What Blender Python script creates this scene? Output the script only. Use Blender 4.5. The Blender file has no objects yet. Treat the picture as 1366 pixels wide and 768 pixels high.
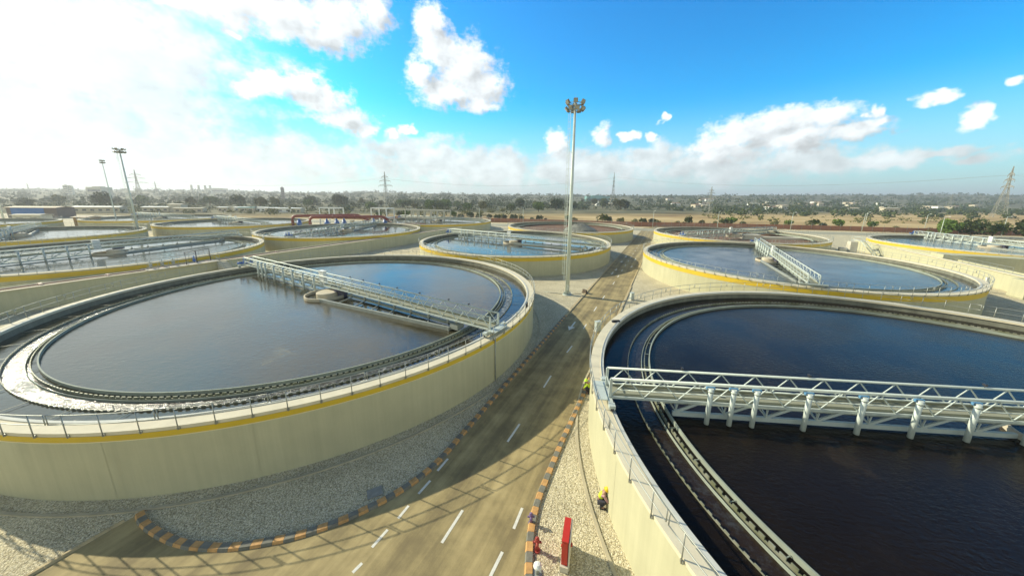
import bpy, bmesh, math, random
from mathutils import Vector, Matrix, noise
random.seed(7)
R = math.radians
sc = bpy.context.scene
col = sc.collection

# ------------------------------------------------------------------ camera
PITCH, ROLL = R(12.2015), R(0.6459)
cam_d = bpy.data.cameras.new('camera'); cam = bpy.data.objects.new('camera', cam_d); col.objects.link(cam)
cam_d.sensor_width = 36.0
cam_d.lens = 36.0 * 433.9 / 1366.0
cam_d.shift_x = -9.54 / 1366.0
cam_d.shift_y = -28.22 / 1366.0
cam_d.clip_start = 0.1; cam_d.clip_end = 20000
X = Vector((1, 0, 0)); U = Vector((0, math.sin(PITCH), math.cos(PITCH))); F = Vector((0, math.cos(PITCH), -math.sin(PITCH)))
cx = math.cos(ROLL) * X + math.sin(ROLL) * U
cy = -math.sin(ROLL) * X + math.cos(ROLL) * U
M = Matrix((cx, cy, -F)).transposed().to_4x4(); M.translation = Vector((0, 0, 15.66))
cam.matrix_world = M
sc.camera = cam

# ------------------------------------------------------------------ world (Nishita sky + broken cumulus)
SUN_AZ, SUN_EL = 158.0, 30.5      # azimuth counter-clockwise from +X
SKY_STR = 0.115
w = bpy.data.worlds.new('World'); sc.world = w; w.use_nodes = True
nt = w.node_tree; nt.nodes.clear()
def N(t, **kw):
    n = nt.nodes.new(t)
    for k, v in kw.items(): setattr(n, k, v)
    return n
def LK(a, b): nt.links.new(a, b)
def val(sock, v):
    if isinstance(v, (int, float, tuple)): sock.default_value = v
    else: LK(v, sock)
def MT(op, a, b=None, c=None, clamp=False):
    n = N('ShaderNodeMath', operation=op); n.use_clamp = clamp
    val(n.inputs[0], a)
    if b is not None: val(n.inputs[1], b)
    if c is not None: val(n.inputs[2], c)
    return n.outputs[0]
def VM(op, a, b=None):
    n = N('ShaderNodeVectorMath', operation=op); val(n.inputs[0], a)
    if b is not None: val(n.inputs[1], b)
    return n.outputs['Value'] if op == 'LENGTH' else n.outputs[0]
def SS(x, lo, hi):
    n = N('ShaderNodeMapRange', interpolation_type='SMOOTHSTEP'); val(n.inputs[0], x)
    n.inputs[1].default_value = lo; n.inputs[2].default_value = hi
    return n.outputs[0]
def MIXC(f, a, b):
    n = N('ShaderNodeMix', data_type='RGBA'); val(n.inputs[0], f); val(n.inputs[6], a); val(n.inputs[7], b)
    return n.outputs[2]
sky = N('ShaderNodeTexSky', sky_type='NISHITA'); sky.sun_disc = False
sky.sun_elevation = R(SUN_EL); sky.sun_rotation = R(90 - SUN_AZ) % (2 * math.pi)
sky.air_density = 1.0; sky.dust_density = 0.6; sky.ozone_density = 1.6; sky.altitude = 10
hs = N('ShaderNodeHueSaturation'); hs.inputs['Saturation'].default_value = 1.45; hs.inputs['Value'].default_value = 1.0
LK(sky.outputs[0], hs.inputs['Color'])
skyc = VM('MULTIPLY', hs.outputs[0], (SKY_STR * 0.13, SKY_STR * 1.42, SKY_STR * 1.62))
skyc_in = skyc
tc = N('ShaderNodeTexCoord'); sp = N('ShaderNodeSeparateXYZ'); LK(tc.outputs['Generated'], sp.inputs[0])
az = MT('MULTIPLY', MT('ARCTAN2', sp.outputs[0], sp.outputs[1]), 57.29578)
el = MT('MULTIPLY', MT('ARCSINE', sp.outputs[2]), 57.29578)
zf = MT('SUBTRACT', 1.0, MT('MULTIPLY', SS(el, 31.0, 60.0), 0.72)); zc_ = N('ShaderNodeCombineXYZ'); [LK(zf, zc_.inputs[i]) for i in range(3)]
skyc = VM('MULTIPLY', skyc_in, zc_.outputs[0])
cv = N('ShaderNodeCombineXYZ'); LK(az, cv.inputs[0]); LK(el, cv.inputs[1]); P2 = cv.outputs[0]
def fbm(vec, scale, detail=7, rough=0.56, st=(1, 1.35, 1)):
    n = N('ShaderNodeTexNoise', noise_dimensions='2D'); LK(VM('MULTIPLY', vec, st), n.inputs['Vector'])
    n.inputs['Scale'].default_value = scale; n.inputs['Detail'].default_value = detail; n.inputs['Roughness'].default_value = rough
    return n.outputs['Fac']
wn = N('ShaderNodeTexNoise', noise_dimensions='2D'); LK(P2, wn.inputs['Vector']); wn.inputs['Scale'].default_value = 0.45; wn.inputs['Detail'].default_value = 3
PW = VM('ADD', P2, VM('MULTIPLY', VM('SUBTRACT', wn.outputs['Color'], (0.5, 0.5, 0.5)), (3.0, 1.8, 0.0)))
PWS = VM('ADD', PW, (-1.6, 1.1, 0.0))
def field(blobs, PW=PW):
    acc = None
    for a, e, wa, we in blobs:
        d = VM('LENGTH', VM('MULTIPLY', VM('SUBTRACT', PW, (a, e, 0.0)), (1.0 / wa, 1.0 / we, 0.0)))
        v = MT('SUBTRACT', 1.0, d)
        acc = v if acc is None else MT('SMOOTH_MAX', acc, v, 0.35)
    return acc
CR = [(-38.6, 20.9, 5.3, 2.44), (-33.0, 21.4, 6.1, 3.05), (-26.5, 22.5, 5.8, 3.18), (-21.6, 24.4, 2.8, 2.84), (-28.6, 20.3, 5.4, 1.97), (-42.5, 20.4, 3.8, 1.09),
 (-36, 26, 9, 3.5), (-27, 28, 7, 3.5),
 (-13.8, 23.8, 2.9, 2.68), (-12.5, 20.8, 4.3, 3.26), (-9.2, 18.8, 5.8, 4.21), (-5.9, 16.4, 4.3, 3.04), (-15.8, 17.5, 2.4, 2.3), (-11.6, 15.4, 5.8, 2.44), (-6.7, 14.1, 3.6, 1.26),
 (-34.8, 13.9, 2.4, 1.92), (-32.1, 13.8, 3.7, 2.34), (-29.2, 13.0, 3.7, 2.26), (-26.6, 10.8, 4.1, 2.0), (-24.2, 9.4, 2.1, 1.04), (-37.7, 12.7, 2.3, 1.2), (-38.2, 18.3, 0.9, 0.54),
 (5.9, 8.7, 2.1, 2.29), (13.2, 9.5, 1.6, 2.11), (17.5, 9.4, 1.6, 0.76), (20.9, 8.9, 1.2, 0.75), (22.4, 11.6, 0.8, 0.61), (-17.9, 10.1, 1.6, 0.75), (-20.3, 9.3, 1.3, 0.96),
 (33.4, 8.8, 5.2, 2.5), (30.1, 7.0, 4.2, 2.24), (37.3, 10.0, 4.7, 1.8), (41.3, 9.9, 3.5, 1.36), (38.4, 7.9, 5.3, 2.19), (42.9, 8.1, 4.0, 1.19), (45.3, 8.6, 2.1, 0.73), (45.0, 9.8, 0.7, 0.88),
 (49.4, 10.5, 1.6, 0.65), (52.3, 8.1, 0.9, 1.06), (52.8, 8.5, 0.7, 0.69), (54.1, 11.2, 0.6, 0.58)]
SO = [(-52, 13.5, 19, 8.0), (-60, 6, 24, 9), (-41.0, 4.0, 19.0, 4.58), (-16.5, 5.4, 15.0, 4.0), (-6.8, 4.5, 14.9, 4.0), (10.8, 4.6, 13.4, 3.8),
 (21.2, 5.6, 6.6, 2.23), (30.4, 4.6, 10.3, 3.13), (40.3, 4.8, 6.6, 2.39), (50.0, 5.0, 4.6, 0.69), (46.8, 4.8, 4.1, 1.15), (-46.3, 11.0, 9.3, 6.87), (53.1, 4.0, 2.7, 0.73),
 (-75, 20, 22, 18), (-110, 15, 30, 12), (150, 12, 30, 10), (100, 9, 22, 5), (-150, 25, 30, 10), (20, 70, 25, 9)]
n1 = fbm(P2, 0.34); n1s = fbm(VM('ADD', P2, (-0.9, 0.55, 0.0)), 0.34); n2 = fbm(P2, 0.11, 5); n3 = fbm(P2, 1.1, 6, 0.6); r1 = fbm(P2, 0.30, 3, 0.5); r2 = fbm(VM('ADD', P2, (-1.1, 0.7, 0.0)), 0.30, 3, 0.5)
F0 = field(CR); FSH = field(CR, PWS)
FC = MT('ADD', F0, MT('MULTIPLY', MT('SUBTRACT', n1, 0.5), 0.95))
FC = MT('ADD', FC, MT('MULTIPLY', MT('SUBTRACT', n3, 0.5), 0.75)); FC = MT('ADD', FC, 0.14)
aC = MT('MULTIPLY', SS(FC, -0.04, 0.68), 0.97)
FS = MT('ADD', field(SO), MT('MULTIPLY', MT('SUBTRACT', n1, 0.5), 1.3)); FS = MT('ADD', MT('ADD', FS, 0.15), MT('MULTIPLY', MT('SUBTRACT', n2, 0.5), 0.9))
aS = MT('MULTIPLY', SS(FS, -0.05, 0.70), 0.90)
rel = MT('ADD', MT('MULTIPLY', MT('SUBTRACT', r1, r2), 0.55), MT('MULTIPLY', MT('SUBTRACT', F0, FSH), 0.42))                       # relief towards the sun
core = SS(FC, 0.45, 1.35)
br = MT('ADD', MT('SUBTRACT', 0.80, MT('MULTIPLY', core, 0.12)), MT('MULTIPLY', rel, 1.0))
br = MT('MINIMUM', MT('MAXIMUM', br, 0.50), 0.98)
cB = N('ShaderNodeCombineXYZ'); LK(MT('MULTIPLY', br, 0.94), cB.inputs[0]); LK(MT('MULTIPLY', br, 0.985), cB.inputs[1]); LK(br, cB.inputs[2])
bs = MT('ADD', 0.73, MT('MULTIPLY', MT('SUBTRACT', n2, n1s), 0.5))
cS = N('ShaderNodeCombineXYZ'); LK(MT('MULTIPLY', bs, 0.92), cS.inputs[0]); LK(MT('MULTIPLY', bs, 0.975), cS.inputs[1]); LK(MT('MULTIPLY', bs, 0.985), cS.inputs[2])
# aureole of the low sun through thin cloud: a soft white veil round the sun's direction
sv = (math.cos(R(SUN_AZ)) * math.cos(R(SUN_EL)), math.sin(R(SUN_AZ)) * math.cos(R(SUN_EL)), math.sin(R(SUN_EL)))
dn = N('ShaderNodeVectorMath', operation='DOT_PRODUCT'); LK(tc.outputs['Generated'], dn.inputs[0]); dn.inputs[1].default_value = sv
aur = MT('MULTIPLY', SS(dn.outputs['Value'], 0.80, 1.0), 0.72)
hz = MT('MULTIPLY', SS(MT('MULTIPLY', el, -1.0), -15.0, 0.5), 0.85)        # pale air low over the horizon
c = MIXC(hz, skyc, (0.50, 0.60, 0.64, 1))
c = MIXC(aS, c, cS.outputs[0])
c = MIXC(aC, c, cB.outputs[0])
c = MIXC(aur, c, (0.84, 0.84, 0.80, 1))
# unseen warm cloud glow, added low behind the viewer to light shaded walls
back_fill = MT('MULTIPLY', SS(MT('ABSOLUTE', az), 72.0, 105.0), MT('MULTIPLY', SS(MT('MULTIPLY', el, -1.0), -42.0, -12.0), 0.9))
c = MIXC(back_fill, c, (1.02, 1.02, 0.74, 1))
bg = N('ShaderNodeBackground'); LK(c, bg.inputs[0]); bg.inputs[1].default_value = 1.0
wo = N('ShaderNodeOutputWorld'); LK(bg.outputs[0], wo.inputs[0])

# ------------------------------------------------------------------ sun, exposure
sl = bpy.data.lights.new('sun', 'SUN'); so = bpy.data.objects.new('sun', sl); col.objects.link(so)
sl.energy = 5.0; sl.angle = R(0.53); sl.color = (1.0, 0.93, 0.72)
so.rotation_euler = Vector(sv).to_track_quat('Z', 'Y').to_euler()
so.location = (-100, 60, 120)
sc.view_settings.view_transform = 'Standard'; sc.view_settings.look = 'None'
sc.view_settings.exposure = 0.42; sc.view_settings.gamma = 1.0; sc.view_settings.use_curve_mapping = False

# ------------------------------------------------------------------ materials
def newmat(name):
    m = bpy.data.materials.new(name); m.use_nodes = True
    t = m.node_tree; b = t.nodes['Principled BSDF']
    return m, t, b
def mat(name, c, rough=0.6, metal=0.0, var=0.0, scale=1.0, bump=0.0, bscale=20.0, streak=0.0, dirt=None, spec=0.5, coords='Object', c2=None):
    m, t, b = newmat(name)
    b.inputs['Roughness'].default_value = rough; b.inputs['Metallic'].default_value = metal
    b.inputs['Specular IOR Level'].default_value = spec
    tcn = t.nodes.new('ShaderNodeTexCoord'); src = tcn.outputs[coords]
    if coords == 'World':
        pass
    last = None
    if var or c2:
        n = t.nodes.new('ShaderNodeTexNoise'); n.inputs['Scale'].default_value = scale; n.inputs['Detail'].default_value = 6; n.inputs['Roughness'].default_value = 0.6
        t.links.new(src, n.inputs['Vector'])
        mp = t.nodes.new('ShaderNodeMapRange'); mp.inputs[1].default_value = 0.3; mp.inputs[2].default_value = 0.7
        t.links.new(n.outputs['Fac'], mp.inputs[0])
        mx = t.nodes.new('ShaderNodeMix'); mx.data_type = 'RGBA'
        lo = tuple(x * (1 - var) for x in c) if c2 is None else c2
        hi = tuple(min(1, x * (1 + var)) for x in c) if c2 is None else c
        mx.inputs[6].default_value = (*lo, 1); mx.inputs[7].default_value = (*hi, 1)
        t.links.new(mp.outputs[0], mx.inputs[0]); last = mx.outputs[2]
    if streak:
        mpg = t.nodes.new('ShaderNodeMapping'); mpg.inputs['Scale'].default_value = (1.6, 1.6, 0.05); t.links.new(src, mpg.inputs['Vector'])
        n = t.nodes.new('ShaderNodeTexNoise'); n.inputs['Scale'].default_value = 1.0; n.inputs['Detail'].default_value = 7; n.inputs['Roughness'].default_value = 0.7
        t.links.new(mpg.outputs[0], n.inputs['Vector'])
        mp = t.nodes.new('ShaderNodeMapRange'); mp.inputs[1].default_value = 0.35; mp.inputs[2].default_value = 0.75
        mp.inputs[3].default_value = 1.0; mp.inputs[4].default_value = 1 - streak
        t.links.new(n.outputs['Fac'], mp.inputs[0])
        vm = t.nodes.new('ShaderNodeVectorMath'); vm.operation = 'MULTIPLY'
        if last is None: vm.inputs[0].default_value = c
        else: t.links.new(last, vm.inputs[0])
        cmb = t.nodes.new('ShaderNodeCombineXYZ')
        for i in range(3): t.links.new(mp.outputs[0], cmb.inputs[i])
        t.links.new(cmb.outputs[0], vm.inputs[1]); last = vm.outputs[0]
    if last is None: b.inputs['Base Color'].default_value = (*c, 1)
    else: t.links.new(last, b.inputs['Base Color'])
    if bump:
        n = t.nodes.new('ShaderNodeTexNoise'); n.inputs['Scale'].default_value = bscale; n.inputs['Detail'].default_value = 4
        t.links.new(src, n.inputs['Vector'])
        bp = t.nodes.new('ShaderNodeBump'); bp.inputs['Strength'].default_value = bump; bp.inputs['Distance'].default_value = 0.02
        t.links.new(n.outputs['Fac'], bp.inputs['Height']); t.links.new(bp.outputs[0], b.inputs['Normal'])
    return m

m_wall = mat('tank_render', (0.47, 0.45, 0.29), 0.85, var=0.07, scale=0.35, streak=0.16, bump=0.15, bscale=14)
m_cope = mat('coping_concrete', (0.60, 0.54, 0.39), 0.85, var=0.08, scale=1.2, bump=0.3, bscale=12)
m_track = mat('track_concrete', (0.50, 0.50, 0.44), 0.8, var=0.1, scale=1.0)
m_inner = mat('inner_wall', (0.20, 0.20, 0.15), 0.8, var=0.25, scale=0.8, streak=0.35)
m_yellow = mat('yellow_band', (0.58, 0.40, 0.02), 0.6, var=0.06, scale=0.7)
m_palecap = mat('pale_edge', (0.72, 0.64, 0.36), 0.7)
m_galv = mat('galvanised_steel', (0.50, 0.55, 0.50), 0.55, metal=0.12, var=0.08, scale=2.0)
m_galvd = mat('weathered_galvanised', (0.33, 0.35, 0.31), 0.5, metal=0.3, var=0.15, scale=2.0)
m_deck = mat('deck_panel', (0.27, 0.27, 0.19), 0.7, var=0.08, scale=1.5)
m_rail = mat('rail_tube', (0.34, 0.35, 0.31), 0.45, metal=0.5)
m_weir = mat('weir_plate', (0.34, 0.34, 0.27), 0.5, metal=0.2, var=0.4, scale=0.9, c2=(0.12, 0.13, 0.05))
m_baffle = mat('baffle_plate', (0.27, 0.30, 0.24), 0.85, metal=0.0, var=0.15, scale=1.0)
m_blue = mat('blue_paint', (0.03, 0.12, 0.40), 0.4, var=0.1, scale=3)
m_galvl = mat('pale_galvanised', (0.60, 0.65, 0.58), 0.5, metal=0.1, var=0.06, scale=1.0)
m_dark = mat('dark_steel', (0.03, 0.03, 0.035), 0.5)
m_drumtop = mat('drum_render', (0.50, 0.44, 0.32), 0.8, var=0.1, scale=1.0)
m_red = mat('red_paint', (0.50, 0.035, 0.02), 0.35, var=0.08, scale=2)
m_redpipe = mat('red_pipe_paint', (0.22, 0.045, 0.028), 0.45, var=0.12, scale=1)
m_white = mat('white_paint', (0.75, 0.75, 0.70), 0.5, var=0.03, scale=2)
m_conc = mat('pale_concrete', (0.56, 0.52, 0.41), 0.9, var=0.08, scale=0.6, streak=0.08, bump=0.2, bscale=8)
m_brick = mat('brick_wall', (0.30, 0.145, 0.09), 0.9, var=0.15, scale=0.3)
m_bark = mat('bark', (0.10, 0.075, 0.05), 0.95, var=0.2, scale=3)

def ramp2(t, src, stops):
    cr = t.nodes.new('ShaderNodeValToRGB'); t.links.new(src, cr.inputs[0])
    e = cr.color_ramp.elements
    while len(e) < len(stops): e.new(0.5)
    for i, (p, c) in enumerate(stops): e[i].position = p; e[i].color = (*c, 1)
    return cr.outputs[0]

def mat_gravel():
    m, t, b = newmat('gravel'); b.inputs['Roughness'].default_value = 0.95
    g = t.nodes.new('ShaderNodeNewGeometry')
    v = t.nodes.new('ShaderNodeTexVoronoi'); v.inputs['Scale'].default_value = 19; t.links.new(g.outputs['Position'], v.inputs['Vector'])
    v2 = t.nodes.new('ShaderNodeTexVoronoi'); v2.inputs['Scale'].default_value = 5.5; t.links.new(g.outputs['Position'], v2.inputs['Vector'])
    sp = t.nodes.new('ShaderNodeSeparateColor'); t.links.new(v.outputs['Color'], sp.inputs[0])
    c1 = ramp2(t, sp.outputs[0], [(0.0, (0.36, 0.30, 0.18)), (0.25, (0.58, 0.50, 0.31)), (0.7, (0.68, 0.60, 0.39)), (1.0, (0.84, 0.76, 0.55))])
    gap = t.nodes.new('ShaderNodeMapRange'); gap.inputs[1].default_value = 0.35; gap.inputs[2].default_value = 0.75; gap.inputs[3].default_value = 1; gap.inputs[4].default_value = 0.6
    t.links.new(v.outputs['Distance'], gap.inputs[0])
    n = t.nodes.new('ShaderNodeTexNoise'); n.inputs['Scale'].default_value = 0.35; n.inputs['Detail'].default_value = 5; t.links.new(g.outputs['Position'], n.inputs['Vector'])
    nm = t.nodes.new('ShaderNodeMapRange'); nm.inputs[1].default_value = 0.3; nm.inputs[2].default_value = 0.7; nm.inputs[3].default_value = 0.86; nm.inputs[4].default_value = 1.12
    t.links.new(n.outputs['Fac'], nm.inputs[0])
    mu = t.nodes.new('ShaderNodeMath'); mu.operation = 'MULTIPLY'; t.links.new(gap.outputs[0], mu.inputs[0]); t.links.new(nm.outputs[0], mu.inputs[1])
    vm = t.nodes.new('ShaderNodeVectorMath'); vm.operation = 'SCALE'; t.links.new(c1, vm.inputs[0]); t.links.new(mu.outputs[0], vm.inputs['Scale'])
    t.links.new(vm.outputs[0], b.inputs['Base Color'])
    bp = t.nodes.new('ShaderNodeBump'); bp.inputs['Strength'].default_value = 1.0; bp.inputs['Distance'].default_value = 0.028; bp.invert = True
    ad = t.nodes.new('ShaderNodeMath'); ad.operation = 'ADD'; t.links.new(v.outputs['Distance'], ad.inputs[0]); t.links.new(v2.outputs['Distance'], ad.inputs[1])
    t.links.new(ad.outputs[0], bp.inputs['Height']); t.links.new(bp.outputs[0], b.inputs['Normal'])
    return m
m_gravel = mat_gravel()

UH = Vector((0.4113, 0.9115, 0)); NH = Vector((0.9115, -0.4113, 0))   # plant grid: along the road / across it
def sn(s, n, z=0.0): v = UH * s + NH * n; return Vector((v.x, v.y, z))

def mat_asphalt():
    m, t, b = newmat('asphalt'); b.inputs['Roughness'].default_value = 0.85
    g = t.nodes.new('ShaderNodeNewGeometry')
    rt = t.nodes.new('ShaderNodeVectorRotate'); rt.rotation_type = 'Z_AXIS'; t.links.new(g.outputs['Position'], rt.inputs['Vector'])
    rt.inputs['Angle'].default_value = math.atan2(NH.y, NH.x) * -1
    mp = t.nodes.new('ShaderNodeMapping'); mp.inputs['Scale'].default_value = (1.3, 0.045, 1); t.links.new(rt.outputs[0], mp.inputs['Vector'])
    n = t.nodes.new('ShaderNodeTexNoise'); n.inputs['Scale'].default_value = 1; n.inputs['Detail'].default_value = 6; n.inputs['Roughness'].default_value = 0.6; t.links.new(mp.outputs[0], n.inputs['Vector'])
    n2 = t.nodes.new('ShaderNodeTexNoise'); n2.inputs['Scale'].default_value = 0.45; n2.inputs['Detail'].default_value = 8; n2.inputs['Roughness'].default_value = 0.65; t.links.new(g.outputs['Position'], n2.inputs['Vector'])
    n3 = t.nodes.new('ShaderNodeTexNoise'); n3.inputs['Scale'].default_value = 30; n3.inputs['Detail'].default_value = 2; t.links.new(g.outputs['Position'], n3.inputs['Vector'])
    ad = t.nodes.new('ShaderNodeMath'); ad.operation = 'ADD'; t.links.new(n.outputs['Fac'], ad.inputs[0]); t.links.new(n2.outputs['Fac'], ad.inputs[1])
    a2 = t.nodes.new('ShaderNodeMath'); a2.operation = 'MULTIPLY_ADD'; t.links.new(n3.outputs['Fac'], a2.inputs[0]); a2.inputs[1].default_value = 0.12; t.links.new(ad.outputs[0], a2.inputs[2])
    hv = t.nodes.new('ShaderNodeMath'); hv.operation = 'MULTIPLY'; t.links.new(a2.outputs[0], hv.inputs[0]); hv.inputs[1].default_value = 0.5
    c1 = ramp2(t, hv.outputs[0], [(0.36, (0.15, 0.112, 0.055)), (0.47, (0.215, 0.168, 0.076)), (0.54, (0.30, 0.235, 0.105)), (0.66, (0.44, 0.345, 0.16))])
    t.links.new(c1, b.inputs['Base Color'])
    bp = t.nodes.new('ShaderNodeBump'); bp.inputs['Strength'].default_value = 0.35; bp.inputs['Distance'].default_value = 0.01
    t.links.new(n3.outputs['Fac'], bp.inputs['Height']); t.links.new(bp.outputs[0], b.inputs['Normal'])
    return m
m_asphalt = mat_asphalt()

def mat_field():
    m, t, b = newmat('dry_field'); b.inputs['Roughness'].default_value = 1.0
    b.inputs['Specular IOR Level'].default_value = 0.1
    g = t.nodes.new('ShaderNodeNewGeometry')
    mp = t.nodes.new('ShaderNodeMapping'); mp.inputs['Scale'].default_value = (0.010, 0.022, 1); t.links.new(g.outputs['Position'], mp.inputs['Vector'])
    n = t.nodes.new('ShaderNodeTexNoise'); n.inputs['Scale'].default_value = 1; n.inputs['Detail'].default_value = 9; n.inputs['Roughness'].default_value = 0.68; t.links.new(mp.outputs[0], n.inputs['Vector'])
    near = ramp2(t, n.outputs['Fac'], [(0.32, (0.20, 0.13, 0.065)), (0.45, (0.38, 0.27, 0.125)), (0.55, (0.47, 0.35, 0.17)), (0.68, (0.56, 0.44, 0.25))])
    far = ramp2(t, n.outputs['Fac'], [(0.36, (0.055, 0.062, 0.035)), (0.48, (0.10, 0.105, 0.06)), (0.56, (0.17, 0.155, 0.09)), (0.66, (0.30, 0.26, 0.16))])
    sp = t.nodes.new('ShaderNodeSeparateXYZ'); t.links.new(g.outputs['Position'], sp.inputs[0])
    # the cultivated strip by the wall gives way to dark scrub further out, nearer on the left
    a = t.nodes.new('ShaderNodeMath'); a.operation = 'MULTIPLY_ADD'; t.links.new(sp.outputs[0], a.inputs[0]); a.inputs[1].default_value = -0.25; t.links.new(sp.outputs[1], a.inputs[2])
    mr = t.nodes.new('ShaderNodeMapRange'); mr.inputs[1].default_value = 250; mr.inputs[2].default_value = 330; t.links.new(a.outputs[0], mr.inputs[0])
    mx = t.nodes.new('ShaderNodeMix'); mx.data_type = 'RGBA'; t.links.new(mr.outputs[0], mx.inputs[0]); t.links.new(near, mx.inputs[6]); t.links.new(far, mx.inputs[7])
    t.links.new(mx.outputs[2], b.inputs['Base Color'])
    return m
m_field = mat_field()

def mat_water(name, base, amp, scale, rough, foam_glitter=0.0, ior=1.42):
    m, t, b = newmat(name)
    b.inputs['Base Color'].default_value = (*base, 1); b.inputs['Roughness'].default_value = rough; b.inputs['IOR'].default_value = ior
    g = t.nodes.new('ShaderNodeNewGeometry')
    mp = t.nodes.new('ShaderNodeMapping'); mp.inputs['Scale'].default_value = (1.0, 1.7, 1); mp.inputs['Rotation'].default_value = (0, 0, 0.25); t.links.new(g.outputs['Position'], mp.inputs['Vector'])
    n = t.nodes.new('ShaderNodeTexNoise'); n.inputs['Scale'].default_value = scale; n.inputs['Detail'].default_value = 4; n.inputs['Roughness'].default_value = 0.6; t.links.new(mp.outputs[0], n.inputs['Vector'])
    n2 = t.nodes.new('ShaderNodeTexNoise'); n2.inputs['Scale'].default_value = 0.22; n2.inputs['Detail'].default_value = 3; t.links.new(g.outputs['Position'], n2.inputs['Vector'])
    mr = t.nodes.new('ShaderNodeMapRange'); mr.inputs[1].default_value = 0.35; mr.inputs[2].default_value = 0.65; mr.inputs[3].default_value = 0.45; mr.inputs[4].default_value = 1.0
    t.links.new(n2.outputs['Fac'], mr.inputs[0])
    h = t.nodes.new('ShaderNodeMath'); h.operation = 'MULTIPLY'; t.links.new(n.outputs['Fac'], h.inputs[0]); t.links.new(mr.outputs[0], h.inputs[1])
    bp = t.nodes.new('ShaderNodeBump'); bp.inputs['Strength'].default_value = 1.0; bp.inputs['Distance'].default_value = amp
    t.links.new(h.outputs[0], bp.inputs['Height']); t.links.new(bp.outputs[0], b.inputs['Normal'])
    rr_ = t.nodes.new('ShaderNodeMapRange'); rr_.inputs[1].default_value = 0.3; rr_.inputs[2].default_value = 0.7; rr_.inputs[3].default_value = rough * 0.5; rr_.inputs[4].default_value = rough * 2.2
    t.links.new(n2.outputs['Fac'], rr_.inputs[0]); t.links.new(rr_.outputs[0], b.inputs['Roughness'])
    if not foam_glitter:
        ns = t.nodes.new('ShaderNodeTexNoise'); ns.inputs['Scale'].default_value = 0.5; ns.inputs['Detail'].default_value = 9; ns.inputs['Roughness'].default_value = 0.7; ns.inputs['Distortion'].default_value = 0.6; t.links.new(g.outputs['Position'], ns.inputs['Vector'])
        cs_ = ramp2(t, ns.outputs['Fac'], [(0.40, tuple(x * .8 for x in base)), (0.60, base), (0.68, tuple(x * 1.9 for x in base))])
        t.links.new(cs_, b.inputs['Base Color'])
    if foam_glitter:
        nf = t.nodes.new('ShaderNodeTexNoise'); nf.inputs['Scale'].default_value = 2.4; nf.inputs['Detail'].default_value = 8; nf.inputs['Roughness'].default_value = 0.7; t.links.new(g.outputs['Position'], nf.inputs['Vector'])
        fr = ramp2(t, nf.outputs['Fac'], [(0.5, base), (0.72, tuple(foam_glitter * k for k in (1, 1, .95)))])  # pale patches: froth, with the white sun glitter put into the colour
        t.links.new(fr, b.inputs['Base Color'])
    return m
m_water = mat_water('clarifier_water', (0.046, 0.040, 0.020), 0.034, 1.9, 0.035, ior=1.72)
m_waterf = mat_water('far_clarifier_water', (0.045, 0.045, 0.032), 0.010, 1.6, 0.05, ior=1.6)
m_waterb = mat_water('ruffled_blue_water', (0.020, 0.023, 0.020), 0.05, 2.2, 0.05, ior=1.42)
m_waterd = mat_water('dark_clarifier_water', (0.011, 0.0075, 0.0045), 0.045, 3.0, 0.04, ior=1.2)
m_launder = mat_water('launder_water', (0.06, 0.055, 0.04), 0.07, 4.5, 0.10, foam_glitter=0.45)
m_launderd = mat_water('dark_launder_water', (0.022, 0.014, 0.008), 0.04, 3.5, 0.08, foam_glitter=0.05, ior=1.3)
m_sludge = mat('dry_sludge', (0.16, 0.085, 0.045), 0.95, var=0.3, scale=0.5, bump=0.4, bscale=5)

def mat_leaf(name, c1, c2):
    m, t, b = newmat(name); b.inputs['Roughness'].default_value = 0.8; b.inputs['Specular IOR Level'].default_value = 0.2
    g = t.nodes.new('ShaderNodeNewGeometry')
    n = t.nodes.new('ShaderNodeTexNoise'); n.inputs['Scale'].default_value = 0.35; n.inputs['Detail'].default_value = 3; t.links.new(g.outputs['Position'], n.inputs['Vector'])
    c = ramp2(t, n.outputs['Fac'], [(0.35, c1), (0.65, c2)])
    t.links.new(c, b.inputs['Base Color'])
    return m
m_leaf = mat_leaf('leaves_green', (0.05, 0.09, 0.015), (0.13, 0.19, 0.035))
m_leafd = mat_leaf('leaves_dark', (0.030, 0.050, 0.016), (0.075, 0.095, 0.030))
m_leafo = mat_leaf('leaves_olive', (0.08, 0.09, 0.03), (0.20, 0.19, 0.065))

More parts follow.
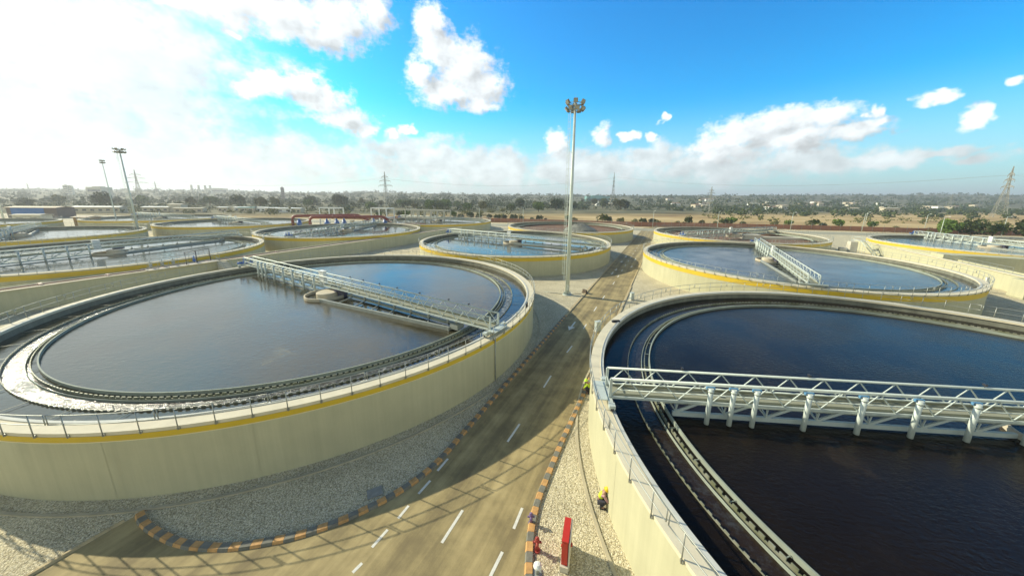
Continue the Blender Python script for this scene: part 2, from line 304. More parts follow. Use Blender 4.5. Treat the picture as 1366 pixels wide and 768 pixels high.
# ------------------------------------------------------------------ mesh builder
class MB:
    def __init__(s): s.v = []; s.f = []; s.mi = []; s.sm = []
    def face(s, idx, mi=0, sm=False): s.f.append(idx); s.mi.append(mi); s.sm.append(sm)
    def add(s, vs): i = len(s.v); s.v.extend([tuple(v) for v in vs]); return i
    def box(s, c, d, ax=(1, 0, 0), ay=None, mi=0):
        ax = Vector(ax).normalized(); az_ = Vector((0, 0, 1)) if abs(ax.z) < 0.9 else Vector((0, 1, 0))
        ay = az_.cross(ax).normalized() if ay is None else Vector(ay).normalized()
        az_ = ax.cross(ay)
        c = Vector(c); hx, hy, hz_ = d[0] / 2, d[1] / 2, d[2] / 2
        i = s.add([c + ax * (a * hx) + ay * (b * hy) + az_ * (e * hz_) for a in (-1, 1) for b in (-1, 1) for e in (-1, 1)])
        for q in ((0, 1, 3, 2), (4, 6, 7, 5), (0, 4, 5, 1), (2, 3, 7, 6), (0, 2, 6, 4), (1, 5, 7, 3)): s.face([i + k for k in q], mi)
    def bar(s, p0, p1, w_, h, mi=0):
        p0 = Vector(p0); p1 = Vector(p1); s.box((p0 + p1) / 2, ((p1 - p0).length, w_, h), p1 - p0, mi=mi)
    def tube(s, p0, p1, r0, r1=None, n=8, cap=True, mi=0):
        p0 = Vector(p0); p1 = Vector(p1); r1 = r0 if r1 is None else r1
        d = (p1 - p0).normalized(); a = d.orthogonal().normalized(); b = d.cross(a)
        i = s.add([p + (a * math.cos(2 * math.pi * k / n) + b * math.sin(2 * math.pi * k / n)) * r for p, r in ((p0, r0), (p1, r1)) for k in range(n)])
        for k in range(n): s.face([i + k, i + (k + 1) % n, i + n + (k + 1) % n, i + n + k], mi, n > 5)
        if cap: s.face([i + k for k in reversed(range(n))], mi); s.face([i + n + k for k in range(n)], mi)
    def path(s, pts, r, n=6, closed=False, mi=0):
        pts = [Vector(p) for p in pts]; L = len(pts); rings = []
        for j, p in enumerate(pts):
            a = pts[(j - 1) % L] if (closed or j > 0) else p; b = pts[(j + 1) % L] if (closed or j < L - 1) else p
            d = (b - a).normalized(); up = Vector((0, 0, 1)) if abs(d.z) < 0.95 else Vector((0, 1, 0))
            x = d.cross(up).normalized(); y = x.cross(d)
            rings.append(s.add([p + (x * math.cos(2 * math.pi * k / n) + y * math.sin(2 * math.pi * k / n)) * r for k in range(n)]))
        for j in range(L if closed else L - 1):
            a = rings[j]; b = rings[(j + 1) % L]
            for k in range(n): s.face([a + k, a + (k + 1) % n, b + (k + 1) % n, b + k], mi, True)
        if not closed:
            s.face([rings[0] + k for k in range(n)], mi); s.face([rings[-1] + k for k in reversed(range(n))], mi)
    def revolve(s, prof, seg=240, closed=True, mi=0, a0=0.0, a1=2 * math.pi, mis=None):
        full = abs(a1 - a0 - 2 * math.pi) < 1e-6; ns = seg if full else seg + 1
        P = len(prof); E_ = P if closed else P - 1
        for e in range(E_):
            (ra, za), (rb, zb) = prof[e], prof[(e + 1) % P]
            i = s.add([(r * math.cos(a0 + (a1 - a0) * k / seg), r * math.sin(a0 + (a1 - a0) * k / seg), z) for k in range(ns) for r, z in ((ra, za), (rb, zb))])
            for k in range(seg):
                k2 = (k + 1) % ns
                s.face([i + 2 * k, i + 2 * k + 1, i + 2 * k2 + 1, i + 2 * k2], mis[e] if mis else mi, True)
    def disc(s, r, z, seg=180, mi=0, c=(0, 0)):
        i = s.add([(c[0] + r * math.cos(2 * math.pi * k / seg), c[1] + r * math.sin(2 * math.pi * k / seg), z) for k in range(seg)])
        s.face([i + k for k in range(seg)], mi)
    def poly(s, pts, z=0.0, mi=0):
        i = s.add([(p[0], p[1], z) for p in pts]); s.face([i + k for k in range(len(pts))], mi)
    def prism(s, pts, z0, z1, mi=0):
        n = len(pts); i = s.add([(p[0], p[1], z) for z in (z0, z1) for p in pts])
        for k in range(n): s.face([i + k, i + (k + 1) % n, i + n + (k + 1) % n, i + n + k], mi)
        s.face([i + n + k for k in range(n)], mi); s.face([i + k for k in reversed(range(n))], mi)
    def mesh(s, name, mats):
        me = bpy.data.meshes.new(name); me.from_pydata(s.v, [], s.f)
        for m in (mats if isinstance(mats, (list, tuple)) else [mats]): me.materials.append(m)
        me.polygons.foreach_set('material_index', s.mi); me.polygons.foreach_set('use_smooth', s.sm)
        me.update()
        return me
    def build(s, name, mats, parent=None, fix=True):
        me = s.mesh(name, mats)
        if fix:
            bm = bmesh.new(); bm.from_mesh(me); bmesh.ops.recalc_face_normals(bm, faces=bm.faces); bm.to_mesh(me); bm.free()
        o = bpy.data.objects.new(name, me); col.objects.link(o)
        if parent: o.parent = parent
        return o
def tag(o, label=None, cat=None, group=None, kind=None):
    if label: o['label'] = label
    if cat: o['category'] = cat
    if group: o['group'] = group
    if kind: o['kind'] = kind
    return o
def empty(name, loc=(0, 0, 0), rz=0.0):
    o = bpy.data.objects.new(name, None); col.objects.link(o); o.location = loc; o.rotation_euler = (0, 0, rz); o.empty_display_size = 0.5
    return o
def copy_tree(o, parent=None):
    c = o.copy(); col.objects.link(c); c.parent = parent
    for ch in list(KIDS.get(o, [])) or [x for x in o.children]: copy_tree(ch, c)
    return c
KIDS = {}
def structure(o, label, kind='structure'): o['label'] = label; o['kind'] = kind; return o

# ------------------------------------------------------------------ ground
g = MB(); g.poly([(-9000, -3000), (9000, -3000), (9000, 12000), (-9000, 12000)], -0.03)
structure(g.build('ground', m_field), 'dry open ground with scrub reaching the horizon')
g = MB(); g.poly([(-420, -120), (330, -120), (330, 60), (262, 147), (196, 159), (170, 167), (131, 174), (66, 179), (-1.5, 196), (-70, 205), (-420, 235)], 0.0)
structure(g.build('gravel_yard', m_gravel), 'pale gravel covering the yard between the tanks')

# road outline (metres, world)
LK_ARC = [(-18.88, 13.06), (-18.3, 12.66), (-17.45, 12.28), (-16.61, 11.98), (-15.77, 11.72), (-14.89, 11.55), (-13.95, 11.47), (-13.09, 11.46), (-12.26, 11.55), (-11.36, 11.73), (-10.51, 11.92), (-9.66, 12.23),
          (-8.85, 12.59), (-8.08, 13.04), (-7.34, 13.54), (-6.62, 14.09), (-5.96, 14.7), (-5.38, 15.36), (-4.87, 16.08), (-4.44, 16.85), (-4.06, 17.65), (-3.7, 18.5)]
RK_ARC = [(2.81, 18.6), (2.44, 17.75), (2.08, 16.9), (1.73, 16.09), (1.38, 15.27), (1.03, 14.44), (0.75, 13.59), (0.54, 12.7), (0.43, 11.85), (0.37, 10.93), (0.36, 10.0), (0.4, 9.0), (0.5, 8.0)]
LFAR = [(sn(s, -11.1).x, sn(s, -11.1).y) for s in (20, 40, 60, 80, 110, 140, 185)]
RFAR = [(sn(s, -5.05).x, sn(s, -5.05).y) for s in (200, 140, 110, 80, 60, 40, 20.5)]
outline = [(-23.5, 3.5), (-20.14, 10.47), (-19.3, 12.23)] + LK_ARC + LFAR[1:] + RFAR[:-1] + RK_ARC + [(0.9, 4.0), (1.5, -10), (-30, -10)]
g = MB(); g.poly(outline, 0.004)
ro = structure(g.build('road', m_asphalt), 'dusty asphalt service road running between the tanks')
bm = bmesh.new(); bm.from_mesh(ro.data); bmesh.ops.triangulate(bm, faces=bm.faces); bm.to_mesh(ro.data); bm.free()
# perimeter road inside the wall
g = MB()
pw = [(-160, 190), (-70, 182), (-1.5, 174), (62, 158), (131, 153), (175, 145), (260, 120), (330, 80)]
po = [(-160, 205), (-70, 196), (-1.5, 187), (64, 171), (131, 166), (180, 158), (265, 136), (330, 98)]
for a, b, c_, d in zip(pw, pw[1:], po[1:], po): g.poly([a, b, c_, d], 0.009)
structure(g.build('perimeter_road', mat('perimeter_asphalt', (0.30, 0.285, 0.20), 0.9, var=0.15, scale=0.05)), 'pale grey perimeter road along the boundary wall')

def resample(pts, step):
    pts = [Vector((p[0], p[1], 0)) for p in pts]; out = [pts[0].copy()]; acc = 0.0
    for a, b in zip(pts, pts[1:]):
        L_ = (b - a).length; pos = 0.0
        while acc + (L_ - pos) >= step:
            pos += step - acc; acc = 0.0; out.append(a + (b - a) * (pos / L_))
        acc += L_ - pos
    return out
m_korange = mat('kerb_orange', (0.50, 0.28, 0.10), 0.8, var=0.25, scale=5)
m_kgrey = mat('kerb_grey', (0.17, 0.165, 0.13), 0.85, var=0.25, scale=4)
m_kplain = mat('kerb_plain', (0.45, 0.36, 0.20), 0.9, var=0.15, scale=2)
def kerb(pts, side, n_painted, label, width=0.34, h=0.12, mats=None):
    P = resample(pts, 0.45); g = MB(); L_ = []
    for j, p in enumerate(P):
        d = (P[min(j + 1, len(P) - 1)] - P[max(j - 1, 0)]).normalized(); q = Vector((-d.y, d.x, 0)) * side
        L_.append((p, p + q * 0.06, p + q * width))
    for j in range(len(P) - 1):
        a, b = L_[j], L_[j + 1]; e = (P[j + 1] - P[j]) * 0.012
        i = g.add([Vector((a[0].x, a[0].y, 0)) + e, Vector((a[1].x, a[1].y, h)) + e, Vector((a[2].x, a[2].y, h)) + e, Vector((a[2].x, a[2].y, -0.01)) + e,
                   Vector((b[0].x, b[0].y, 0)) - e, Vector((b[1].x, b[1].y, h)) - e, Vector((b[2].x, b[2].y, h)) - e, Vector((b[2].x, b[2].y, -0.01)) - e])
        mi = 2 if j >= n_painted else j % 2
        for q in ((0, 1, 5, 4), (1, 2, 6, 5), (2, 3, 7, 6), (0, 3, 2, 1), (4, 5, 6, 7)): g.face([i + k for k in q], mi)
    o = g.build('kerb', [m_korange, m_kgrey, m_kplain]); structure(o, label)
kerb(LK_ARC + LFAR[1:3], 1, 97, 'left kerb of the road painted in orange and grey blocks')
kerb(RK_ARC[::-1] + [(sn(s, -5.05).x, sn(s, -5.05).y) for s in (21, 40, 60)], -1, 64, 'right kerb of the road painted in orange and grey blocks')
kerb([(-24.0, 2.2), (-20.14, 10.47), (-19.3, 12.23), (-18.95, 12.9)], 1, 0, 'plain low kerb at the left edge of the junction', width=0.16, h=0.1)
kerb([(sn(s, -11.1).x, sn(s, -11.1).y) for s in (60, 120, 185)], 1, 0, 'plain left kerb of the far part of the road', width=0.2, h=0.1)
kerb([(sn(s, -5.05).x, sn(s, -5.05).y) for s in (60, 120, 180)], -1, 0, 'plain right kerb of the far part of the road', width=0.2, h=0.1)

# lane markings: worn white dashes
m_mark = mat('road_paint', (0.66, 0.64, 0.55), 0.8, var=0.12, scale=6, c2=None)
dash = [(((-6.92, 10.73)), (-6.69, 11.1)), ((-6.55, 11.75), (-6.16, 12.56)), ((-5.86, 13.12), (-5.57, 13.8)), ((-5.27, 14.49), (-4.86, 15.33)), ((-4.62, 16.0), (-4.21, 16.9)),
        ((-3.43, 11.98), (-2.74, 13.59)), ((-1.33, 10.1), (-0.61, 11.62)), ((-0.12, 12.67), (0.30, 13.75)), ((-0.63, 18.35), (0.16, 20.07)), ((2.17, 24.58), (2.97, 26.45)), ((5.01, 30.91), (5.8, 32.46)),
        ((7.91, 37.16), (8.56, 38.6)), ((10.6, 43.5), (11.4, 45.3)), ((13.2, 49.1), (14.0, 50.9))]
dash += [((-4.1, 7.9), (-4.9 + 1.2, 8.9)), ((-7.6, 9.2), (-7.2, 10.1))]
g = MB()
for a, b in dash:
    a = Vector((*a, 0)); b = Vector((*b, 0)); q = (b - a).normalized(); q = Vector((-q.y, q.x, 0)) * 0.07
    g.poly([a - q, b - q, b + q, a + q], 0.012)
for s in range(60, 180, 6):
    a = sn(s, -8.07); b = sn(s + 2, -8.07); q = NH * 0.07; g.poly([a - q, b - q, b + q, a + q], 0.012)
for s, n in ((69, -9.6), (73, -9.4), (78, -6.6), (83, -9.5), (88, -6.7), (91, -9.4)):        # small worn arrows far up the road
    a = sn(s, n); g.poly([a - NH * .1, a + NH * .1, a + NH * .1 + UH * 1.6, a - NH * .1 + UH * 1.6], 0.012)
    g.poly([a - UH * .9, a + NH * .35, a - NH * .35], 0.013)
# direction arrow pointing towards the viewer
a = sn(37.0, -9.55)
g.poly([a - UH * 1.1, a + NH * 0.45 + UH * 0.1, a - NH * 0.45 + UH * 0.1], 0.012)
g.poly([a - NH * 0.1 + UH * 0.1, a + NH * 0.1 + UH * 0.1, a + NH * 0.1 + UH * 1.9, a - NH * 0.1 + UH * 1.9], 0.012)
structure(g.build('road_marking', m_mark), 'worn white lane dashes and arrows on the road')

# ------------------------------------------------------------------ tanks
TK = {'A': (-23.21, 38.85), 'B': (29.59, 15.55), 'C': (-1.07, 87.91), 'F': (51.73, 64.6), 'E': (20.3, 134.0), 'G': (73.0, 111.5), 'H': (130.5, 88.0),
      'I': (-84.17, 66.02), 'D': (-60.5, 112.5), 'L': (-39.0, 158.0), 'J': (-140.5, 89.5), 'K': (-118.0, 137.5), 'M': (-208, 118), 'N': (-172, 158)}
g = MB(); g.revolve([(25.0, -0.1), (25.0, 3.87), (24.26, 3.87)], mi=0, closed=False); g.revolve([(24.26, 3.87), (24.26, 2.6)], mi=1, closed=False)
for k in range(24):
    a = 2 * math.pi * (k + .37) / 24; da_ = 0.0007
    i = g.add([(25.006 * math.cos(q), 25.006 * math.sin(q), z) for q in (a - da_, a + da_) for z in (0.0, 3.44)]); g.face([i, i + 1, i + 3, i + 2], 2)
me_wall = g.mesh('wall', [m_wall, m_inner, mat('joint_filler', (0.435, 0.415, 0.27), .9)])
g = MB(); g.revolve([(25.07, 3.87), (25.07, 4.05), (24.15, 4.05), (24.15, 3.87)]); me_cope = g.mesh('coping', m_cope)
g = MB(); g.revolve([(24.36, 4.051), (24.36, 4.10), (24.17, 4.10), (24.17, 4.051)]); me_track = g.mesh('rail_track', m_track)
g = MB(); g.revolve([(25.004, 3.50), (25.016, 3.50), (25.016, 3.80), (25.004, 3.80)]); g.revolve([(25.004, 3.455), (25.03, 3.455), (25.03, 3.497), (25.004, 3.497)], mi=1); me_stripe = g.mesh('yellow_stripe', [m_yellow, m_palecap])
g = MB(); g.revolve([(25.004, 3.12), (25.016, 3.12), (25.016, 3.80), (25.004, 3.80)]); me_stripew = g.mesh('yellow_stripe', [m_yellow])
def crenel(r, z0, zlo, zhi, count, th=0.05, duty=0.55):
    g = MB()
    da = 2 * math.pi / count
    for k in range(count):
        for a0, a1, zt in ((k * da, (k + duty) * da, zhi), ((k + duty) * da, (k + 1) * da, zlo)):
            pa = [(rr * math.cos(a), rr * math.sin(a)) for rr in (r, r + th) for a in (a0, a1)]
            i = g.add([(p[0], p[1], z) for z in (z0, zt) for p in pa])
            for q in ((0, 1, 5, 4), (3, 2, 6, 7), (4, 5, 7, 6), (1, 3, 7, 5), (2, 0, 4, 6)): g.face([i + x for x in q])
    return g
me_weiri = crenel(21.18, 3.0, 3.34, 3.47, 350, duty=0.62).mesh('inner_weir', m_weir)
me_weiro = crenel(22.38, 3.0, 3.36, 3.435, 350, th=0.03).mesh('outer_weir', m_weir)
g = MB(); g.revolve([(20.84, 3.1), (20.90, 3.1), (20.91, 3.56), (20.83, 3.56)])
for k in range(60):
    a = 2 * math.pi * k / 60; d = Vector((math.cos(a), math.sin(a), 0))
    g.bar(d * 20.9 + Vector((0, 0, 3.40)), d * 21.2 + Vector((0, 0, 3.40)), 0.03, 0.03)
g.revolve([(21.40, 3.15), (21.43, 3.15), (21.43, 3.37), (21.40, 3.37)])
me_baf = g.mesh('baffle_ring', m_baffle)
g = MB(); g.tube((22.45, 0, 3.40), (24.26, 0, 3.40), 0.014, n=5)
me_brk = g.mesh('weir_stay', m_weir)
g = MB()
i = g.add([(0, 0, 3.33)]);
def annulus(g, r0, r1, z, mi, seg=180):
    i = g.add([(r * math.cos(2 * math.pi * k / seg), r * math.sin(2 * math.pi * k / seg), z) for k in range(seg) for r in (r0, r1)])
    for k in range(seg): k2 = (k + 1) % seg; g.face([i + 2 * k, i + 2 * k + 1, i + 2 * k2 + 1, i + 2 * k2], mi)
g = MB(); g.disc(21.2, 3.33, mi=0); annulus(g, 21.2, 22.4, 3.22, 1); annulus(g, 22.4, 24.3, 3.31, 0)
me_water = g.mesh('water', [m_water, m_launder]); me_waterd = g.mesh('water', [m_waterd, m_launderd]); me_waterf = g.mesh('water', [m_waterf, m_waterf]); me_waterb = g.mesh('water', [m_waterb, m_waterb])
g = MB(); g.revolve([(24.3, 2.7), (3.0, 2.2), (0.0, 2.1)], closed=False, seg=96)
annulus(g, 21.4, 22.4, 3.05, 0)
me_sl = g.mesh('sludge_floor', m_sludge)
NP = 99
RR = 25.14
def rail_sections():
    g = MB(); per = 3; ns = NP // per; da = 2 * math.pi / NP
    for k in range(ns):
        a0 = (k * per - 0.44) * da; a1 = (k * per + per - 0.52) * da
        for z in (5.12, 4.60):
            pts = [(RR * math.cos(a0 + (a1 - a0) * j / 9), RR * math.sin(a0 + (a1 - a0) * j / 9), z) for j in range(10)]
            g.path(pts, 0.023, 6)
        for a in (a0, a1): g.tube((RR * math.cos(a), RR * math.sin(a), 4.60), (RR * math.cos(a), RR * math.sin(a), 5.12), 0.023, n=6)
    return g
me_rail = rail_sections().mesh('railing', m_rail)
g = rail_sections()
for k in range(NP):
    a = 2 * math.pi * k / NP; c_, s_ = math.cos(a), math.sin(a)
    g.tube((RR * c_, RR * s_, 3.86), (RR * c_, RR * s_, 5.12), 0.026, n=4)
me_railf = g.mesh('railing', m_rail)
g = MB(); g.tube((RR, 0, 3.86), (RR, 0, 5.12), 0.026, n=6); g.box((RR - 0.04, 0, 3.93), (0.08, 0.12, 0.13)); me_post = g.mesh('post', m_rail)
g = MB()
for k in range(NP):
    a = 2 * math.pi * k / NP; c_, s_ = math.cos(a), math.sin(a)
    g.tube((RR * c_, RR * s_, 3.86), (RR * c_, RR * s_, 5.12), 0.026, n=4)
me_posts = g.mesh('railing_posts', m_rail)
def link(name, me, parent=None, loc=None):
    o = bpy.data.objects.new(name, me); col.objects.link(o)
    if parent: o.parent = parent
    if loc is not None: o.location = loc
    return o
TL = {'A': 'large round clarifier tank in the left foreground, yellow band, open water',
      'B': 'large round clarifier tank in the right foreground with dark water and no yellow band',
      'C': 'round clarifier tank behind the tall central lighting mast, thin yellow band',
      'F': 'round clarifier tank with blue water and sunlit cream wall, right of the road',
      'E': 'drained round tank with reddish brown floor beyond the central mast',
      'G': 'drained round tank with brown floor just behind the blue water tank on the right',
      'H': 'round tank at the far right edge behind the long white channel wall',
      'I': 'round clarifier tank at the left edge with bright water, behind the left foreground tank',
      'D': 'round clarifier tank in front of the red pipes, left of centre',
      'L': 'low far round tank left of centre, close to the boundary wall',
      'J': 'round tank at the far left with a dense grey bridge, below the blue shed',
      'K': 'round tank behind the second lighting mast with bridge crossing diagonally',
      'M': 'farthest left round tank, right below the blue shed',
      'N': 'small looking far round tank behind the second lighting mast, beyond the others'}
for k, (x, y) in TK.items():
    t = empty('clarifier_tank', (x, y, 0)); tag(t, TL[k], 'tank', 'round clarifier tanks of the plant')
    link('wall', me_wall, t); link('coping', me_cope, t); link('rail_track', me_track, t)
    if k != 'B': link('yellow_stripe', me_stripe if k == 'A' else me_stripew, t)
    link('inner_weir', me_weiri, t); link('outer_weir', me_weiro, t); link('baffle_ring', me_baf, t)
    if k == 'A':
        for q in range(40): link('weir_stay', me_brk, t).rotation_euler = (0, 0, 2 * math.pi * (q + .3) / 40)
    rl = link('railing', me_rail if k in 'ABCF' else me_railf, t)
    if k in 'ABCF':
        for q in range(NP):
            p_ = link('post', me_post, rl); p_.rotation_euler = (0, 0, 2 * math.pi * q / NP)
    if k in 'EG':
        link('sludge_floor', me_sl, t)
    else:
        wo_ = link('water', me_waterd if k in 'B' else (me_water if k == 'A' else (me_waterb if k in 'FH' else me_waterf)), None, (x, y, 0)); structure(wo_, 'water surface inside a round tank')
# downpipe on the wall of the left foreground tank, small black sign on its railing
g = MB()
a = R(-33.5 + 1.5)
d = Vector((math.cos(a), math.sin(a), 0)); p = Vector((*TK['A'], 0)) + d * 25.07
g.tube(p + Vector((0, 0, 0)), p + Vector((0, 0, 3.95)), 0.05, n=8); g.tube(p + Vector((0, 0, 3.95)), p - d * 0.5 + Vector((0, 0, 4.12)), 0.05, n=8)
tag(g.build('cable_pipe', m_galvd), 'thin vertical conduit on the left foreground tank wall beside the bridge end', 'conduit')
g = MB(); a = R(-16); d = Vector((math.cos(a), math.sin(a), 0)); p = Vector((*TK['A'], 0)) + d * 25.0
g.box(p + Vector((0, 0, 4.75)), (0.12, 0.55, 0.5), d)
tag(g.build('control_box', m_dark), 'small black box hung on the railing of the left foreground tank', 'control box')
g = MB(); p = Vector((*TK['B'], 0)) + Vector((math.cos(R(146)), math.sin(R(146)), 0)) * 24.5
g.box(p + Vector((0, 0, 4.13)), (0.75, 0.22, 0.16), (1, 0.1, 0)); g.box(p + Vector((0, 0, 4.23)), (0.6, 0.12, 0.05), (1, 0.1, 0))
tag(g.build('cable_box', m_dark), 'small dark flat box on the coping of the right foreground tank', 'cable box')

# drain kerbs round the near tanks (a low concrete ring in the gravel)
for k in 'ABC':
    g = MB(); g.revolve([(25.74, -0.02), (25.74, 0.07), (25.90, 0.07), (25.90, -0.02)], seg=200)
    o = g.build('drain_kerb', mat('gravel_kerb', (0.42, 0.37, 0.25), .9, var=.15, scale=1)); o.location = (*TK[k], 0); structure(o, 'low concrete ring kerb in the gravel around a tank')

# ------------------------------------------------------------------ scraper bridges
PX = [19.0, 17.8, 16.6, 13.95, 11.25, 8.6, 5.9, 3.2]
def truss_mesh(y):
    g = MB()
    g.tube((-24.3, y, 5.62), (24.3, y, 5.62), 0.07, n=8)
    g.bar((-24.3, y, 4.46), (24.3, y, 4.46), 0.11, 0.14)
    npan = 26; dx = 48.6 / npan
    for k in range(npan):
        x = -24.3 + k * dx
        g.tube((x, y, 4.54), (x + dx / 2, y, 5.58), 0.034, n=6, cap=False); g.tube((x + dx / 2, y, 5.58), (x + dx, y, 4.54), 0.034, n=6, cap=False)
    for x in (-24.3, 24.3): g.bar((x, y, 4.4), (x, y, 5.66), 0.11, 0.11)
    return g
me_tr = [truss_mesh(s).mesh('truss', m_galv) for s in (0.6, -0.6)]
g = MB(); g.box((0, 0, 4.50), (48.4, 1.04, 0.05))
for y in (0.50, -0.50): g.box((0, y, 4.60), (48.4, 0.02, 0.14))
for k in range(25): g.bar((-24 + k * 2, -0.55, 4.41), (-24 + k * 2, 0.55, 4.41), 0.08, 0.08)
me_deck = g.mesh('deck', m_deck)
g = MB(); g.tube((-24, -0.42, 4.72), (24, -0.42, 4.72), 0.05, n=6); g.tube((-24, -0.42, 4.92), (24, -0.42, 4.92), 0.03, n=6); g.tube((-24, 0.66, 4.98), (24, 0.66, 4.98), 0.03, n=6); me_cond = g.mesh('conduit', m_galv)
g = MB(); g.tube((0, 0, 2.8), (0, 0, 5.52), 0.125, n=16); g.tube((0, 0, 5.30), (0, 0, 5.42), 0.15, n=16)
me_pipe = g.mesh('suction_pipe', m_galv)
g = MB(); g.box((0, -0.10, 5.535), (0.36, 0.08, 0.06)); g.box((0.2, -0.08, 5.50), (0.05, 0.12, 0.12)); g.box((-0.2, -0.08, 5.50), (0.05, 0.12, 0.12)); me_clamp = g.mesh('clamp', mat('pale_blue_paint', (0.10, 0.25, 0.42), .5))
g = MB()
g.box((11.9, 0.42, 3.56), (17.6, 0.16, 0.26)); g.tube((3, -0.35, 3.7), (21, -0.35, 3.7), 0.06, n=6); g.tube((2.5, 0.15, 4.05), (21.2, 0.15, 4.05), 0.045, n=6)
me_beam = g.mesh('scraper_beam', m_galv)
g = MB()
g.bar((0, 0.58, 4.40), (1.1, 0.42, 3.68), 0.10, 0.14); g.bar((1.15, 0.50, 4.2), (1.15, 0.42, 3.5), 0.06, 0.06); g.bar((0.5, -0.55, 4.4), (1.1, 0.38, 3.7), 0.05, 0.05); g.bar((1.7, -0.35, 4.40), (1.15, 0.40, 3.72), 0.05, 0.05)
g.bar((0.9, -0.35, 3.72), (1.1, 0.40, 3.70), 0.05, 0.05)
me_hang = g.mesh('hanger', m_galv)
g = MB()
g.bar((-0.8, 2.55, 3.50), (-19.6, 0.62, 3.50), 0.22, 0.34)
me_tro = g.mesh('scum_beam', m_galvd)
g = MB(); g.bar((-2.2, -0.3, 3.60), (-19.6, -0.3, 3.60), 0.34, 0.22); me_tri = g.mesh('scum_trough', m_baffle)
me_struts = []
for k in range(7):
    g = MB(); x = -3.2 - 2.6 * k; yo = 2.55 + (x + 0.8) / 18.8 * 1.93
    g.bar((x, -0.2, 3.56), (x - 0.8, yo, 3.52), 0.08, 0.1); g.bar((x, -0.1, 3.5), (x, -0.1, 4.42), 0.07, 0.07); g.box((x + 0.05, -0.12, 3.78), (0.26, 0.2, 0.34)); me_struts.append(g.mesh('strut', m_galvd))
g = MB()
g.bar((-19.6, -0.45, 3.5), (-19.6, 0.8, 3.5), 0.14, 0.34); g.box((-20.1, 0.1, 3.75), (0.9, 0.9, 0.5)); g.bar((-20.1, 0.1, 4.4), (-20.1, 0.1, 3.9), 0.2, 0.2)
me_strut = g.mesh('scum_box', m_galvd)
g = MB(); g.revolve([(2.28, 3.05), (2.42, 3.05), (2.42, 3.66), (2.28, 3.66)], seg=64); me_ring = g.mesh('scum_ring', m_drumtop)
g = MB(); g.revolve([(1.22, 3.2), (1.22, 4.02), (1.14, 4.08), (0.0, 4.08)], seg=48, closed=False); me_drum = g.mesh('centre_drum', m_drumtop)
g = MB(); g.tube((0, 0, 2.9), (0, 0, 4.42), 0.62, n=32); g.revolve([(0.66, 4.1), (0.86, 4.1), (0.86, 4.3), (0.66, 4.3)], seg=32); me_col = g.mesh('centre_column', mat('dark_blue_steel', (0.05, 0.05, 0.09), 0.5))
g = MB(); g.box((0, 0, 5.40), (1.0, 0.42, 1.62)); g.box((0, 0, 6.24), (1.1, 0.52, 0.05)); g.box((0, 0, 4.57), (0.8, 0.36, 0.06)); me_cab = g.mesh('control_cabinet', m_white)
def carriage(sx, motor):
    g = MB(); x = 24.35 * sx
    g.bar((x, -1.5, 4.33), (x, 1.5, 4.33), 0.26, 0.22)
    for y in (-1.35, 1.35): g.tube((x - 0.09, y, 4.29), (x + 0.09, y, 4.29), 0.19, n=16, mi=1); g.box((x, y, 4.40), (0.34, 0.36, 0.20))
    g.bar((x, -0.6, 4.36), (x, -0.6, 5.6), 0.1, 0.1); g.bar((x, 0.6, 4.36), (x, 0.6, 5.6), 0.1, 0.1)
    g.bar((x, -0.6, 5.1), (x, 0.6, 5.1), 0.05, 0.05)
    g.box((x + 0.45 * sx, 0, 4.48), (0.6, 1.9, 0.06))
    return g
me_car = {s: carriage(s, 0).mesh('drive_carriage', [m_galv, m_dark]) for s in (-1, 1)}
g = MB(); g.tube((24.95, 0.75, 4.72), (24.95, 1.35, 4.72), 0.17, n=12); g.tube((24.95, 0.4, 4.95), (24.95, 0.4, 5.5), 0.16, n=12); g.box((24.95, 0.4, 4.75), (0.4, 0.4, 0.42)); g.box((24.95, 0.0, 4.60), (0.12, 2.0, 0.16)); g.tube((24.9, -0.5, 4.8), (24.9, -0.5, 5.3), 0.15, n=12); g.box((24.9, -0.5, 4.66), (0.36, 0.36, 0.3))
me_mot = g.mesh('drive_motor', m_blue)
g = MB(); g.tube((0, 0, 5.66), (0, 0, 5.80), 0.02, n=6); g.box((0, 0, 5.84), (0.10, 0.16, 0.10)); me_lamp = g.mesh('marker_lamp', m_dark)
BR = [('A', 149, 'scraper bridge over the left foreground tank, vertical pipes on its far half'),
      ('B', 175, 'scraper bridge with thick vertical suction pipes over the dark right foreground tank'),
      ('C', 147, 'scraper bridge over the tank behind the tall central mast'),
      ('F', 62, 'short looking sunlit scraper bridge over the blue water right of the road'),
      ('D', 265, 'dense grey scraper bridge over the tank in front of the red pipes'),
      ('I', 255, 'long scraper bridge over the bright water at the left edge'),
      ('J', 315, 'scraper bridge at the far left below the blue shed, second row'),
      ('K', 150, 'scraper bridge behind the second lighting mast'),
      ('H', 77, 'scraper bridge with evenly spaced posts at the far right edge'),
      ('G', 205, 'scraper bridge over the drained brown tank on the right'),
      ('L', 155, 'thin far scraper bridge left of centre near the boundary wall'),
      ('M', 330, 'scraper bridge of the farthest left tank just below the blue shed'),
      ('N', 160, 'farthest small scraper bridge behind the second lighting mast')]
